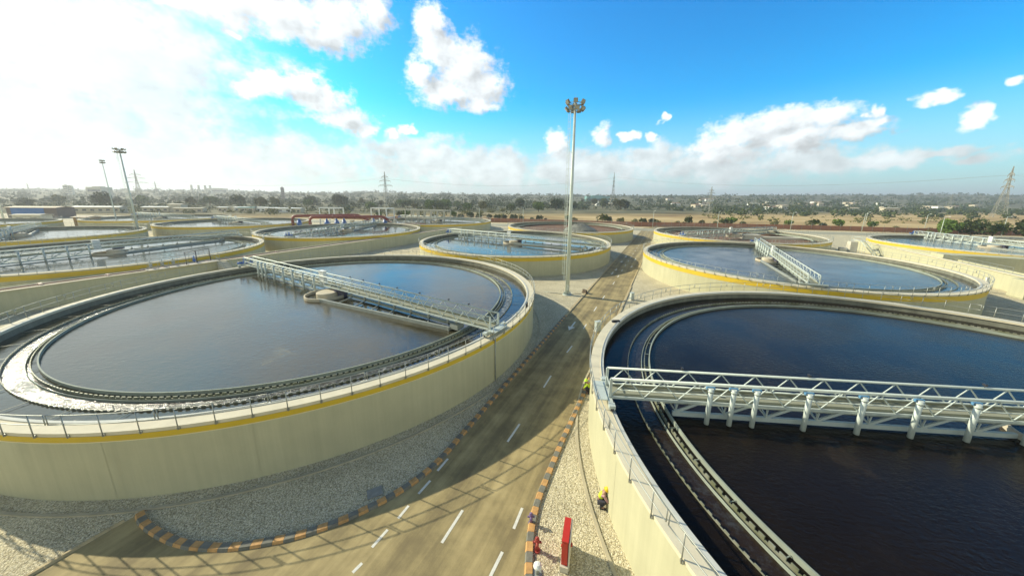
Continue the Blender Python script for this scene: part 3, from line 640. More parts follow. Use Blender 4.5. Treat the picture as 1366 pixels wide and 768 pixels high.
def make_bridge():
    b = empty('scraper_bridge')
    for me in me_tr: link('truss', me, b)
    link('deck', me_deck, b); link('conduit', me_cond, b)
    for x in PX:
        p_ = link('suction_pipe', me_pipe, b, (x, 0.86, 0)); link('clamp', me_clamp, p_)
    bm_ = link('scraper_beam', me_beam, b)
    for k in range(7): link('hanger', me_hang, bm_, (3.9 + 2.65 * k - (0.4 if k > 4 else 0), 0, 0))
    tr = link('scum_beam', me_tro, b); link('scum_trough', me_tri, b); link('scum_box', me_strut, tr); [link('strut', m_, tr) for m_ in me_struts]
    link('scum_ring', me_ring, b, (0.5, 0.85, 0)); link('centre_drum', me_drum, b, (-0.2, 1.1, 0)); link('centre_column', me_col, b, (-1.2, -0.1, 0))
    link('control_cabinet', me_cab, b, (1.9, 0.35, 0))
    for s in (-1, 1): link('drive_carriage', me_car[s], b)
    link('drive_motor', me_mot, b)
    for x in (-21, -18.5, -14.5, -11, -8, -5, -2.4, 4, 13, 20): link('marker_lamp', me_lamp, b, (x, -0.6, 0))
    return b
proto = make_bridge()
def ctree(o, parent=None):
    c = o.copy(); col.objects.link(c); c.parent = parent
    for ch in o.children: ctree(ch, c)
    return c
for i, (k, a, lab) in enumerate(BR):
    o = proto if i == 0 else ctree(proto)
    off = Vector((0, 0, 0))
    if k == 'B': off = Vector((0, -0.35, 0))
    if k == 'A': off = Vector((0.25, 0.3, 0))
    o.location = (TK[k][0] + off.x, TK[k][1] + off.y, 0); o.rotation_euler = (0, 0, R(a)); tag(o, lab, 'bridge', 'scraper bridges over the tanks')
    if k == 'B':
        for ch in list(o.children):
            if ch.name.startswith('drive_motor'): bpy.data.objects.remove(ch)

# conical mound of the drained tank (its uncovered centre well)
g = MB(); g.revolve([(6.8, 2.3), (6.0, 3.2), (2.2, 5.0), (1.0, 5.3), (0, 5.4)], seg=24, closed=False)
for k in range(12):
    a = k * math.pi / 6; g.bar((6.8 * math.cos(a), 6.8 * math.sin(a), 2.6), (1.2 * math.cos(a), 1.2 * math.sin(a), 5.5), 0.14, 0.2)
o = g.build('well_cover', mat('dull_steel', (0.17, 0.17, 0.14), .8, var=.3, scale=.6)); o.location = (TK['E'][0] + 4, TK['E'][1] - 3, 0); tag(o, 'grey conical steel cover standing in the drained reddish tank', 'cover')

# ------------------------------------------------------------------ lighting masts
def make_mast():
    t = empty('lighting_mast')
    g = MB(); g.tube((0, 0, 0.06), (0, 0, 28.3), 0.36, 0.17, n=16, cap=True); g.box((0.0, -0.37, 1.3), (0.26, 0.06, 0.8)); g.build('pole', m_galvl, t)
    g = MB(); g.tube((0, 0, -0.05), (0, 0, 0.12), 0.75, n=8); 
    for k in range(10): a = k * math.pi / 5; g.tube((0.56 * math.cos(a), 0.56 * math.sin(a), 0.1), (0.56 * math.cos(a), 0.56 * math.sin(a), 0.28), 0.04, n=6)
    for k in range(6): a = k * math.pi / 3; g.box((0.45 * math.cos(a), 0.45 * math.sin(a), 0.3), (0.3, 0.03, 0.4), (math.cos(a), math.sin(a), 0))
    g.build('base_plate', m_galv, t)
    g = MB()
    x = -0.62
    for y in (-0.2, 0.2): g.tube((x, y, 2.5), (x, y, 28), 0.02, n=5)
    for k in range(85): g.tube((x, -0.2, 2.6 + 0.3 * k), (x, 0.2, 2.6 + 0.3 * k), 0.014, n=4, cap=False)
    for k in range(11): z = 3 + 2.4 * k; g.tube((x, 0, z), (-0.3 + 0.006 * z, 0, z), 0.02, n=4)
    g.build('ladder', m_galvl, t)
    g = MB()
    for k in range(26):
        z = 3.6 + 0.95 * k; g.path([(x + 0.0, -0.2, z)] + [(x - 0.34 * math.sin(q), -0.34 * math.cos(q), z) for q in [i * math.pi / 6 for i in range(1, 6)]] + [(x, 0.2, z)], 0.014, 4)
    for q in (0.35, 0.5, 0.65): a = q * math.pi; g.tube((x - 0.34 * math.sin(a), -0.34 * math.cos(a), 3.6), (x - 0.34 * math.sin(a), -0.34 * math.cos(a), 27.4), 0.012, n=4)
    g.build('safety_cage', m_galvl, t)
    g = MB()
    for r, z in ((0.95, 28.0), (0.95, 28.9)):
        g.path([(r * math.cos(i * math.pi / 12), r * math.sin(i * math.pi / 12), z) for i in range(24)], 0.045, 6, closed=True)
        for k in range(6): a = k * math.pi / 3 + .2; g.tube((0.12 * math.cos(a), 0.12 * math.sin(a), z - 0.2), (r * math.cos(a), r * math.sin(a), z), 0.035, n=5)
    g.tube((0, 0, 28.3), (0, 0, 29.25), 0.11, n=8); g.tube((0, 0, 29.2), (0, 0, 30.2), 0.015, n=5); g.box((0.3, 0, 28.35), (0.3, 0.3, 0.5)); g.box((-0.3, 0.1, 28.3), (0.25, 0.3, 0.4))
    g.build('head_frame', m_galvd, t)
    lm = mat('floodlight_casing', (0.20, 0.18, 0.13), 0.5); lg = mat('floodlight_glass', (0.42, 0.42, 0.36), 0.15)
    g = MB(); g.box((0.30, 0, 0), (0.24, 0.62, 0.56), (0.8, 0, -0.6)); g.box((0.42, 0, -0.09), (0.03, 0.54, 0.48), (0.8, 0, -0.6), mi=1); g.tube((0, 0, 0), (0.25, 0, 0), 0.04, n=5)
    mf = g.mesh('floodlight', [lm, lg])
    for z, n_, ph in ((28.15, 8, 0.0), (29.05, 6, 0.3)):
        for k in range(n_):
            o = link('floodlight', mf, t, (0.95 * math.cos(ph + 2 * math.pi * k / n_), 0.95 * math.sin(ph + 2 * math.pi * k / n_), z)); o.rotation_euler = (0, 0, ph + 2 * math.pi * k / n_)
    return t
mp_ = make_mast()
for i, (x, y, rz, lab) in enumerate([(7.9, 51.2, 0.1, 'tallest lighting mast with caged ladder beside the road in the centre'), (-129.2, 110, 0.6, 'second lighting mast with floodlight crown on the left'),
                           (-185, 150, 1.9, 'slim third lighting mast farther left with one small head'), (-240, 152, 0.2, 'lighting mast at the very left edge, only its lower pole seen')]):
    o = mp_ if i == 0 else ctree(mp_)
    o.location = (x, y, 0); o.rotation_euler = (0, 0, rz); tag(o, lab, 'lighting mast', 'lighting masts of the plant')
    if i == 2: o.scale = (0.6, 0.6, 1.0)


# ------------------------------------------------------------------ channels between the tank columns
def snbox(g, s0, s1, n0, n1, z0, z1, mi=0):
    c = sn((s0 + s1) / 2, (n0 + n1) / 2, (z0 + z1) / 2); g.box(c, (s1 - s0, n1 - n0, z1 - z0), UH, mi=mi)
t = empty('channel_wall', sn(40, -77, 0)); T0 = t.location.copy()
def rel(o, t): o.location = Vector(o.location) - Vector(t.location); return o
g = MB(); snbox(g, -20, 112, -76.8, -76.5, 0, 3.0); snbox(g, -20, 112, -80.4, -80.1, 0, 3.0); rel(g.build('wall', m_wall, t), t)
g = MB(); snbox(g, -20, 112, -76.95, -76.35, 3.003, 3.13); rel(g.build('coping', m_cope, t), t)
g = MB()
for n, z, r in ((-77.3, 3.2, 0.12), (-77.75, 3.15, 0.09)): g.tube(sn(-20, n, z), sn(104, n, z), r, n=8)
for s in range(-18, 104, 6): snbox(g, s, s + 0.3, -78.0, -77.0, 2.95, 3.3)
rel(g.build('service_pipe', mat('pinkish_pipe', (0.36, 0.24, 0.19), 0.6, var=0.2, scale=0.5), t), t)
g = MB(); snbox(g, -20, 112, -80.1, -76.8, 2.6, 2.64); rel(g.build('cover_slab', m_conc, t), t)
tag(t, 'long shaded channel wall carrying thin pipes, behind the left foreground tank', 'channel')
# valve platform on that channel
t = empty('valve_platform', sn(27, -78, 3))
g = MB(); snbox(g, 22, 31.5, -80.0, -75.9, 3.14, 3.24); rel(g.build('slab', m_conc, t), t)
g = MB()
for a, b in (((22, -80), (31.5, -80)), ((31.5, -80), (31.5, -75.9)), ((22, -75.9), (27, -75.9))):
    a = sn(*a, 3.24); b = sn(*b, 3.24); n_ = max(1, round((b - a).length / 1.4))
    for z in (0.55, 1.1): g.tube(a + Vector((0, 0, z)), b + Vector((0, 0, z)), 0.03, n=5)
    for k in range(n_ + 1): p = a + (b - a) * k / n_; g.tube(p, p + Vector((0, 0, 1.1)), 0.03, n=5)
rel(g.build('guard_rail', m_rail, t), t)
g = MB()
a, b, c_, d = sn(27, -76.6, 3.2), sn(27, -76.6, 5.4), sn(30.8, -77.6, 5.5), sn(30.8, -77.6, 3.2)
g.path([a, b, c_, d], 0.07, 6); g.tube(sn(28.6, -77, 3.2), sn(28.6, -77, 5.45), 0.07, n=6); rel(g.build('lifting_frame', m_dark, t), t)
for s in (23.0, 24.4, 25.8, 28.6):
    g = MB(); p = sn(s, -78, 3.2); g.tube(p, p + Vector((0, 0, 1.3)), 0.06, n=6); g.tube(p + Vector((0, 0, 1.0)), p + Vector((0, 0, 1.04)), 0.28, n=12); g.box(p + Vector((0, 0, .5)), (.3, .3, .5)); rel(g.build('valve', m_blue if s > 28 else m_galvd, t), t)
tag(t, 'valve platform with railings and pipe frame on the channel behind the left foreground tank', 'platform')
# flat culvert pads and stair between the platform and the left foreground tank
t = empty('access_stair', sn(33, -72, 0))
g = MB()
for k in range(12): snbox(g, 31 + 0.0, 32.4, -75.9 + k * 0.42, -75.9 + (k + 1) * 0.42, 0, 3.0 - k * 0.25)
rel(g.build('steps', m_conc, t), t)
g = MB()
for s in (31, 32.4):
    g.tube(sn(s, -75.9, 4.0), sn(s, -70.9, 1.0), 0.03, n=5)
    for k in range(6): p = sn(s, -75.9 + k, 3.0 - k * 0.6); g.tube(p, p + Vector((0, 0, 1.0)), 0.025, n=5)
rel(g.build('handrail', m_rail, t), t)
tag(t, 'concrete stair leading down from the valve platform behind the left foreground tank', 'stair')

# right-hand channel, sunlit
t = empty('channel_wall', sn(110, 57, 0))
g = MB(); snbox(g, 84, 143, 56.6, 56.9, 0, 3.0); snbox(g, 84, 143, 59.6, 59.9, 0, 3.0); rel(g.build('wall', m_wall, t), t)
g = MB(); snbox(g, 84, 143, 56.4, 57.05, 3.003, 3.14); rel(g.build('coping', m_cope, t), t)
g = MB(); snbox(g, 84, 143, 57.05, 59.6, 2.5, 2.55); rel(g.build('cover_slab', m_conc, t), t)
g = MB()
for k in range(11): p = sn(88 + k * 1.6, 57.0, 3.1); g.tube(p, p + Vector((0, 0, 1.1)), 0.03, n=5)
for z in (0.6, 1.1): g.tube(sn(88, 57, 3.1 + z), sn(104, 57, 3.1 + z), 0.03, n=5)
rel(g.build('guard_rail', m_rail, t), t)
g = MB(); 
for n, z, r in ((57.6, 2.75, .16), (58.3, 2.75, .16)): g.tube(sn(84, n, z), sn(143, n, z), r, n=8)
rel(g.build('service_pipe', m_galv, t), t)
tag(t, 'long sunlit cream channel wall behind the blue water tank on the right', 'channel')
g = MB(); snbox(g, 105, 109, 57.2, 110, 0, 3.95); tag(g.build('distribution_chamber', m_wall), 'low box shaped chamber with a shaded front, before the far right tank', 'chamber')
# block with stairs at the right edge
t = empty('distribution_chamber', sn(83, 57, 0))
g = MB(); snbox(g, 80.6, 83.6, 54.2, 74, 0, 3.1); rel(g.build('wall', m_wall, t), t)
g = MB()
for n in (54.8, 56.2, 57.6, 59): p = sn(81, n, 3.1); g.tube(p, p + Vector((0, 0, 1.1)), 0.03, n=5)
for z in (0.6, 1.1): g.tube(sn(81, 54.8, 3.1 + z), sn(81, 66, 3.1 + z), 0.03, n=5)
p = sn(82.4, 55, 3.1); g.tube(p, p + Vector((0, 0, 2.6)), 0.05, n=6)
rel(g.build('guard_rail', m_rail, t), t)
g = MB(); p = sn(82, 58.6, 3.1); g.tube(p, p + Vector((0, 0, 1.2)), 0.5, n=14); rel(g.build('valve', m_blue, t), t)
g = MB(); g.bar(sn(79.6, 57.5, 3.0), sn(77.5, 63.5, 0.2), 0.9, 0.25); rel(g.build('stair_flight', m_white, t), t)
tag(t, 'cream concrete block with railing and a blue valve at the right edge of the picture', 'chamber')
g = MB(); g.bar(sn(84.4, 52.6, 0), sn(85.0, 52.4, 2.6), 0.45, 0.2); tag(g.build('leaning_slab', m_white), 'narrow white upright slab between the blue water tank and the right edge block', 'slab')
g = MB(); g.path([sn(74, 48.6, .02), sn(72, 50, .02), sn(70, 60, .02), sn(68, 75, .02)], 0.12, 6); g.path([sn(s, n, .02) for s, n in ((89, 50), (84, 49.5), (79.5, 50), (73, 51), (66, 52))], 0.1, 6)
structure(g.build('kerb', m_conc), 'low concrete kerb right of the blue water tank')
def wedge(name, s, n, ls, ln, h, lab):
    g = MB(); c = sn(s, n)
    pts = [(-ls, 0), (ls, 0), (ls * .55, h), (-ls * .75, h)]
    i = g.add([c + UH * a + NH * b + Vector((0, 0, z)) for b in (-ln, ln) for a, z in pts])
    for q in ((0, 1, 2, 3), (4, 7, 6, 5), (0, 4, 5, 1), (1, 5, 6, 2), (2, 6, 7, 3), (3, 7, 4, 0)): g.face([i + k for k in q])
    return tag(g.build(name, m_conc), lab, 'block')
s0 = Vector((89.2, 92.5, 0)); wedge('concrete_block', s0.dot(UH), s0.dot(NH), 1.0, .9, 2.3, 'left of two small pale blocks between the drained tank and the blue water tank')
s0 = Vector((92.3, 92.3, 0)); wedge('concrete_block', s0.dot(UH), s0.dot(NH), 1.0, .7, 2.4, 'right of two small pale blocks between the drained tank and the blue water tank')
s0 = Vector((97.3, 94.6, 0)); wedge('concrete_block', s0.dot(UH), s0.dot(NH), 1.6, .8, 3.9, 'tall tapered pale block just left of the grey steel stair on the right')
t = empty('steel_stair', (100.8, 95.0, 0))
g = MB()
for k in range(12): g.box((0.0 + k * 0.05, -k * 0.32, 3.9 - k * 0.33), (1.0, 0.3, 0.05))
g.bar((-.5, .2, 4.0), (.1, -3.9, 0), .05, .2); g.bar((.5, .2, 4.0), (1.1, -3.9, 0), .05, .2); g.build('stair_flight', m_galv, t)
g = MB()
for x in (-.5, .5):
    g.tube((x, .2, 5.0), (x + .6, -3.9, 1.0), .04, n=5); g.tube((x, 3.0, 5.0), (x, .2, 5.0), .04, n=5)
    for k in range(6): g.tube((x + k * .12, .2 - k * .8, 4 - k * .8), (x + k * .12, .2 - k * .8, 5 - k * .8), .03, n=5)
for x, y in ((-.5, .2), (.5, .2), (-.5, 3), (.5, 3)): g.tube((x, y, 0), (x, y, 5), .05, n=5)
g.box((0, 1.6, 3.95), (1.1, 2.9, .06)); g.build('handrail', m_galv, t)
tag(t, 'grey steel stair beside the end of the sunlit channel wall on the right', 'stair')
g = MB(); c0 = Vector((87, 110, 0)); g.box(c0 + Vector((0, 0, 1.6)), (16, 2.2, 3.2), (1, -.25, 0)); g.box(c0 + Vector((-7.5, 2.0, 1.9)), (5, 4, 3.8), (1, -.25, 0))
o = g.build('pump_house', m_conc); tag(o, 'low white concrete pump house behind the drained brown tank on the right', 'building')

# ------------------------------------------------------------------ red pipes and frame by the tank left of centre
t = empty('pipe_rack', (-85, 140, 0))
def redpipe(pts, r, name='pipe'):
    g = MB(); P = [Vector(p) for p in pts]; q = [P[0]]
    for a, b, c_ in zip(P, P[1:], P[2:]):
        for k in range(5): u = k / 4; q.append((b + (a - b).normalized() * 1.6) * (1 - u) ** 2 + b * 2 * u * (1 - u) + (b + (c_ - b).normalized() * 1.6) * u ** 2)
    q.append(P[-1]); g.path(q, r, 12)
    for a in (0.3, 0.6):
        p = P[1] + (P[2] - P[1]) * a; d = (P[2] - P[1]).normalized(); g.tube(p - d * .15, p + d * .15, r * 1.35, n=12)
    return rel(g.build(name, m_redpipe, t), t)
redpipe([(-84, 131, 0), (-84, 131, 6.6), (-58, 140, 6.6), (-55, 141.5, 3.4)], 0.55)
redpipe([(-93, 134, 0), (-93, 134, 6.8), (-72, 146, 6.8), (-68, 148, 4.0)], 0.55)
redpipe([(-60, 140, 3.2), (-48, 143.5, 3.2), (-41, 145, 3.2), (-41, 145, 0)], 0.45)
for x, y in ((-89, 132), (-79, 134), (-75.5, 135), (-73, 136), (-62, 139), (-58, 141)):
    g = MB(); g.tube((x, y, 0), (x, y, 5.2), 0.7, n=10); g.tube((x, y, 3.6), (x, y, 4.4), 1.0, n=10); g.tube((x, y, 5.2), (x, y, 5.9), 0.35, n=8); rel(g.build('valve', m_blue, t), t)
g = MB()
for x, y in ((-70, 137), (-66, 139), (-54, 142)): g.box((x, y, 2.6), (1.1, 1.1, 5.2))
rel(g.build('pipe_support', m_conc, t), t)
tag(t, 'red pipes with blue valves behind the tank left of centre', 'pipework')
def frame(x, y, w_, d_, h, lab, nx=2, mats=m_white, rot=-0.35):
    t = empty('gantry', (x, y, 0), rot); g = MB()
    for i in range(nx + 1):
        for yy in (0, d_): xx = -w_ / 2 + w_ * i / nx; g.box((xx, yy, h / 2), (.4, .4, h))
    g.build('column', mats, t); g = MB()
    for z in (h, h * .55):
        for yy in (0, d_): g.box((0, yy, z), (w_ + .4, .35, .45))
        for i in range(nx + 1): xx = -w_ / 2 + w_ * i / nx; g.box((xx, d_ / 2, z), (.35, d_ - .4, .45))
    g.build('beam', mats, t); tag(t, lab, 'gantry'); return t
frame(-88, 150, 9, 5, 9.5, 'left white steel frame standing above the red pipes', 1)
frame(-66, 154, 9, 5, 9.5, 'middle white steel frame standing above the red pipes', 1)
frame(-46, 158, 22, 6, 8.6, 'wide pale steel frame right of the white frames, above the red pipe end', 6, m_conc)

# ------------------------------------------------------------------ boundary wall, lamp posts
t = empty('boundary_wall', (0, 190, 0))
WL = [(-120, 217), (-70, 209), (-1.5, 200), (66, 183), (131, 178), (170, 171), (196, 163), (262, 151), (400, 120)]
g = MB()
for a, b in zip(WL, WL[1:]): g.bar((*a, 1.2), (*b, 1.2), 0.3, 2.4)
rel(g.build('wall', m_brick, t), t)
g = MB()
for a, b in zip(WL, WL[1:]):
    a = Vector((*a, 0)); b = Vector((*b, 0)); n_ = int((b - a).length / 4)
    for k in range(n_): p = a + (b - a) * (k + .5) / n_; g.tube(p + Vector((0, -.2, 0)), p + Vector((0, -.2, 3.4)), 0.06, n=4)
    for z in (2.7, 3.3): g.tube(a + Vector((0, -.2, z)), b + Vector((0, -.2, z)), 0.02, n=3)
rel(g.build('fence_wire', m_rail, t), t)
tag(t, 'long low reddish brick boundary wall with thin posts along the edge of the dry field', 'wall')
def lamp_post(h=9):
    t = empty('lamp_post'); g = MB(); g.tube((0, 0, 0), (0, 0, h), 0.13, 0.07, n=8); g.tube((0, 0, h), (0.0, -1.3, h + .25), 0.05, n=6); g.build('pole', m_galv, t)
    g = MB(); g.box((0, -1.5, h + .27), (0.28, 0.7, 0.13)); g.build('lamp_head', m_white, t); return t
lp = lamp_post()
LP = [(196, 186, 'beside the rightmost group of bushes'), (173, 165, 'in front of the field, left of the wide cream channel'), (141, 170, 'behind the sunlit stair'), (208, 168, 'behind the far right tank'), (182, 141, 'at the far rim of the far right tank'),
      (222, 150, 'in front of the big dark trees at the right edge'), (104, 172, 'behind the drained brown tank'), (70, 172, 'over the road end'), (26, 186, 'right of the central mast, by the wall'), (2, 192, 'left of the central mast, by the wall'), (-24, 196, 'above the far low tank'), (-52, 200, 'left end of the brick wall')]
for i, (x, y, d) in enumerate(LP):
    o = lp if i == 0 else ctree(lp)
    o.location = (x, y, 0); o.rotation_euler = (0, 0, random.uniform(-.3, .3)); tag(o, 'thin galvanised lamp post ' + d, 'lamp post', 'lamp posts along the boundary')

# ------------------------------------------------------------------ near yard objects
t = empty('hose_cabinet', (2.2, 11.42, 0), R(-15))
g = MB(); g.box((0, 0, 0.90), (0.26, 1.05, 1.25)); g.box((0, 0, 1.54), (0.29, 1.1, 0.05)); g.box((0, -0.53, 0.9), (0.2, 0.02, 1.1)); g.box((-0.135, 0, 0.9), (0.015, 0.92, 1.08)); g.build('cabinet', m_red, t)
g = MB(); g.box((0.19, 0, 0.78), (0.06, 1.1, 1.5)); g.box((0.0, 0, 0.13), (0.34, 1.25, 0.3)); g.build('back_panel', m_conc, t)
g = MB(); g.box((0.255, -0.2, 1.05), (0.07, 0.10, 0.12)); g.tube((-0.152, -.3, 1.0), (-0.19, -.3, 1.0), 0.05, n=8); g.build('handle', m_red, t)
tag(t, 'tall narrow red fire hose cabinet on the gravel at the bottom of the picture', 'hose cabinet')
def hydrant(loc, m, lab, s=1.0):
    t = empty('hydrant', loc)
    g = MB(); g.tube((0, 0, 0), (0, 0, .06 * s), .15 * s, n=14); g.tube((0, 0, .06 * s), (0, 0, .6 * s), .09 * s, .08 * s, n=14); g.tube((0, 0, .6 * s), (0, 0, .68 * s), .11 * s, .10 * s, n=14); g.tube((0, 0, .68 * s), (0, 0, .76 * s), .09 * s, .04 * s, n=12); g.build('barrel', m, t)
    g = MB()
    for d in ((1, 0), (-1, 0), (0, -1)): g.tube((0, 0, .48 * s), (d[0] * .17 * s, d[1] * .17 * s, .48 * s), .05 * s, n=10); g.tube((d[0] * .17 * s, d[1] * .17 * s, .48 * s), (d[0] * .2 * s, d[1] * .2 * s, .48 * s), .06 * s, n=10)
    g.build('outlet', m, t); return tag(t, lab, 'hydrant')
hydrant((0.95, 11.7, 0), mat('dull_red_paint', (0.34, 0.05, 0.035), 0.6), 'small dull red hydrant on gravel left of the red cabinet')
hydrant((0.72, 12.95, 0), mat('purple_paint', (0.18, 0.12, 0.26), 0.6), 'small purple hydrant right behind the right kerb', 0.85)
t = empty('vent_bollard', (0.92, 10.75, 0)); g = MB(); g.tube((0, 0, 0), (0, 0, 0.42), .07, n=12); g.box((0, 0, .03), (.36, .36, .06)); g.build('stem', m_galvd, t)
g = MB(); g.revolve([(.0, .60), (.1, .58), (.17, .50), (.18, .44), (.0, .42)], seg=24, closed=False); g.build('cap', m_white, t); tag(t, 'short grey vent with round white cap at the bottom, near the red cabinet', 'vent')
g = MB(); g.box((0, 0, .02), (.75, .6, .04)); g.tube((0, 0, .04), (0, 0, .06), .24, n=20); o = g.build('manhole_cover', mat('cover_steel', (0.25, 0.25, 0.22), 0.7, var=.15, scale=3)); o.location = (-7.63, 14.52, 0.01); o.rotation_euler = (0, 0, .5); tag(o, 'square grey manhole cover in the shaded gravel by the left kerb', 'manhole cover')
def cabinet(x, y, lab, s=1.0, rz=.4):
    t = empty('electric_cabinet', (x, y, 0), rz); g = MB(); g.box((0, 0, .08), (.8 * s, .55 * s, .16)); g.build('plinth', m_conc, t)
    g = MB(); g.box((0, 0, .16 + .55 * s), (.66 * s, .42 * s, 1.1 * s)); g.box((0, 0, .18 + 1.1 * s), (.74 * s, .5 * s, .05)); g.build('cabinet', m_galv, t)
    g = MB(); g.box((.05, -.215 * s, .16 + .55 * s), (.02, .02, .25 * s)); g.build('handle', m_dark, t); return tag(t, lab, 'electric cabinet')
cabinet(9.45, 36.4, 'grey cabinet squeezed between the road and the rim of the right foreground tank')
cabinet(17.7, 48.8, 'small grey cabinet on gravel right of the road, past the right foreground tank', 0.9)
g = MB(); g.box((0, 0, .35), (.3, .9, .5), (1, .5, 0)); g.box((0, 0, .05), (.5, 1.1, .1), (1, .5, 0)); o = g.build('bench_block', m_bark); o.location = (11.0, 52.2, 0); tag(o, 'low dark brown block at the left kerb near the base of the central mast', 'block')
g = MB(); g.path([(4.2, 52.4, .1), (7.1, 51.4, .1)], .05, 5); g.path([(8.6, 51.8, .08), (10.3, 51.6, .08)], .05, 5)
tag(g.build('cable_duct', m_galvd), 'thin dark cable duct on the gravel at the foot of the central mast', 'duct')

# ------------------------------------------------------------------ two crouching workers
def bake(o, name, m, parent):
    dg = bpy.context.evaluated_depsgraph_get(); me = bpy.data.meshes.new_from_object(o.evaluated_get(dg)); me.name = name
    me.materials.clear(); me.materials.append(m)
    for p in me.polygons: p.use_smooth = True
    bpy.data.objects.remove(o); n = bpy.data.objects.new(name, me); col.objects.link(n); n.parent = parent; return n
def skin(name, verts, edges, rad, m, parent, root=0, sub=2):
    me = bpy.data.meshes.new(name); me.from_pydata(verts, edges, []); o = bpy.data.objects.new(name, me); col.objects.link(o)
    md = o.modifiers.new('s', 'SKIN'); md.use_smooth_shade = True
    for i, r in enumerate(rad):
        sv_ = me.skin_vertices[0].data[i]; sv_.radius = (r, r) if not isinstance(r, tuple) else r; sv_.use_root = (i == root)
    s_ = o.modifiers.new('u', 'SUBSURF'); s_.levels = sub; s_.render_levels = sub
    return bake(o, name, m, parent)
m_skin = mat('skin', (0.34, 0.19, 0.12), 0.6); m_vest = mat('hi_vis_vest', (0.45, 0.62, 0.03), 0.7); m_trous = mat('dark_trousers', (0.035, 0.035, 0.045), 0.9); m_shirt = mat('pink_shirt', (0.42, 0.24, 0.24), 0.9)
def worker(loc, rz, helmet, lab, shirt):
    t = empty('person', loc, rz)
    # squatting, facing +x, both hands reaching forward to the ground
    J = [(-0.12, 0, .36), (-0.06, 0, .52), (0.06, 0, .70), (0.17, 0, .86), (0.22, 0, .94), (0.28, 0, 1.03)]
    E_ = [(0, 1), (1, 2), (2, 3), (3, 4), (4, 5)]; Rr = [(.15, .13), (.13, .11), (.155, .12), (.12, .10), .055, .10]
    def add(p, r, par): J.append(p); Rr.append(r); E_.append((par, len(J) - 1)); return len(J) - 1
    for s in (1, -1):
        h = add((-.08, .1 * s, .34), .10, 0); k = add((.28, .20 * s, .50), .075, h); a = add((.05, .17 * s, .09), .05, k); add((.24, .19 * s, .05), .045, a)
        sh = add((.16, .19 * s, .80), .06, 3); el_ = add((.34, .25 * s, .58), .045, sh); wr = add((.50, .14 * s, .36), .032, el_); hd = add((.57, .11 * s, .30), .030, wr)
        for f, ln in ((-.03, .075), (-.012, .09), (.008, .085), (.026, .07)): add((.57 + ln * .75, .11 * s + f, .30 - ln * .6), .0095, hd)
        add((.58, .11 * s - .05 * s, .29), .011, hd)
    skin('body', J, E_, Rr, m_skin, t)
    skin('trousers', [(-.12, 0, .34), (-.06, 0, .46), (-.08, .11, .34), (.29, .2, .52), (.04, .17, .12), (-.08, -.11, .34), (.29, -.2, .52), (.04, -.17, .12)], [(0, 1), (0, 2), (2, 3), (3, 4), (0, 5), (5, 6), (6, 7)], [(.17, .15), (.15, .13), .125, .095, .066, .125, .095, .066], m_trous, t)
    skin('shirt', [(-.05, 0, .48), (.06, 0, .70), (.17, 0, .86), (.16, .18, .81), (.34, .25, .59), (.46, .165, .42), (.16, -.18, .81), (.34, -.25, .59), (.46, -.165, .42)], [(0, 1), (1, 2), (2, 3), (3, 4), (4, 5), (2, 6), (6, 7), (7, 8)], [(.145, .125), (.17, .135), (.13, .11), .075, .06, .045, .075, .06, .045], shirt, t)
    skin('vest', [(-.055, 0, .47), (.055, 0, .70), (.15, 0, .86)], [(0, 1), (1, 2)], [(.165, .145), (.195, .16), (.16, .13)], m_vest, t)
    g = MB(); g.revolve([(.0, .155), (.06, .145), (.105, .105), (.125, .05), (.13, .0), (.165, -.01), (.16, -.02), (.0, -.02)], seg=24, closed=False); g.box((.15, 0, -.012), (.09, .16, .015)); o = g.build('helmet', helmet, t); o.location = (.29, 0, 1.07); o.rotation_euler = (0, .35, 0)
    g = MB()
    for s in (1, -1): g.box((.14, .18 * s, .035), (.30, .11, .07)); g.tube((.04, .17 * s, .03), (.04, .17 * s, .17), .062, n=10)
    g.build('boots', m_dark, t)
    g = MB(); g.box((.385, 0, 1.02), (.03, .03, .045))
    for s in (1, -1): g.tube((.372, .035 * s, 1.045), (.38, .035 * s, 1.045), .011, n=8); g.box((.28, .1 * s, 1.02), (.035, .015, .06))
    g.box((.37, 0, .975), (.012, .05, .01)); g.build('face', m_skin, t)
    return tag(t, lab, 'person')
worker((4.35, 13.95, 0), R(-15), mat('yellow_helmet', (0.72, 0.50, 0.02), 0.35), 'crouching worker in yellow helmet at the foot of the right foreground tank wall', m_shirt)
worker((5.85, 23.9, 0), R(160), mat('green_helmet', (0.50, 0.72, 0.05), 0.35), 'crouching worker in lime green helmet and shirt beside the right kerb, farther up the wall', m_vest)
g = MB(); g.path([(4.75, 13.7, .06), (4.95, 13.5, .05), (4.9, 13.3, .05)], .05, 8); g.box((4.95, 13.75, .13), (.25, .35, .26)); tag(g.build('tool_bag', m_dark), 'small dark tool bag on the gravel beside the yellow helmeted worker', 'bag')

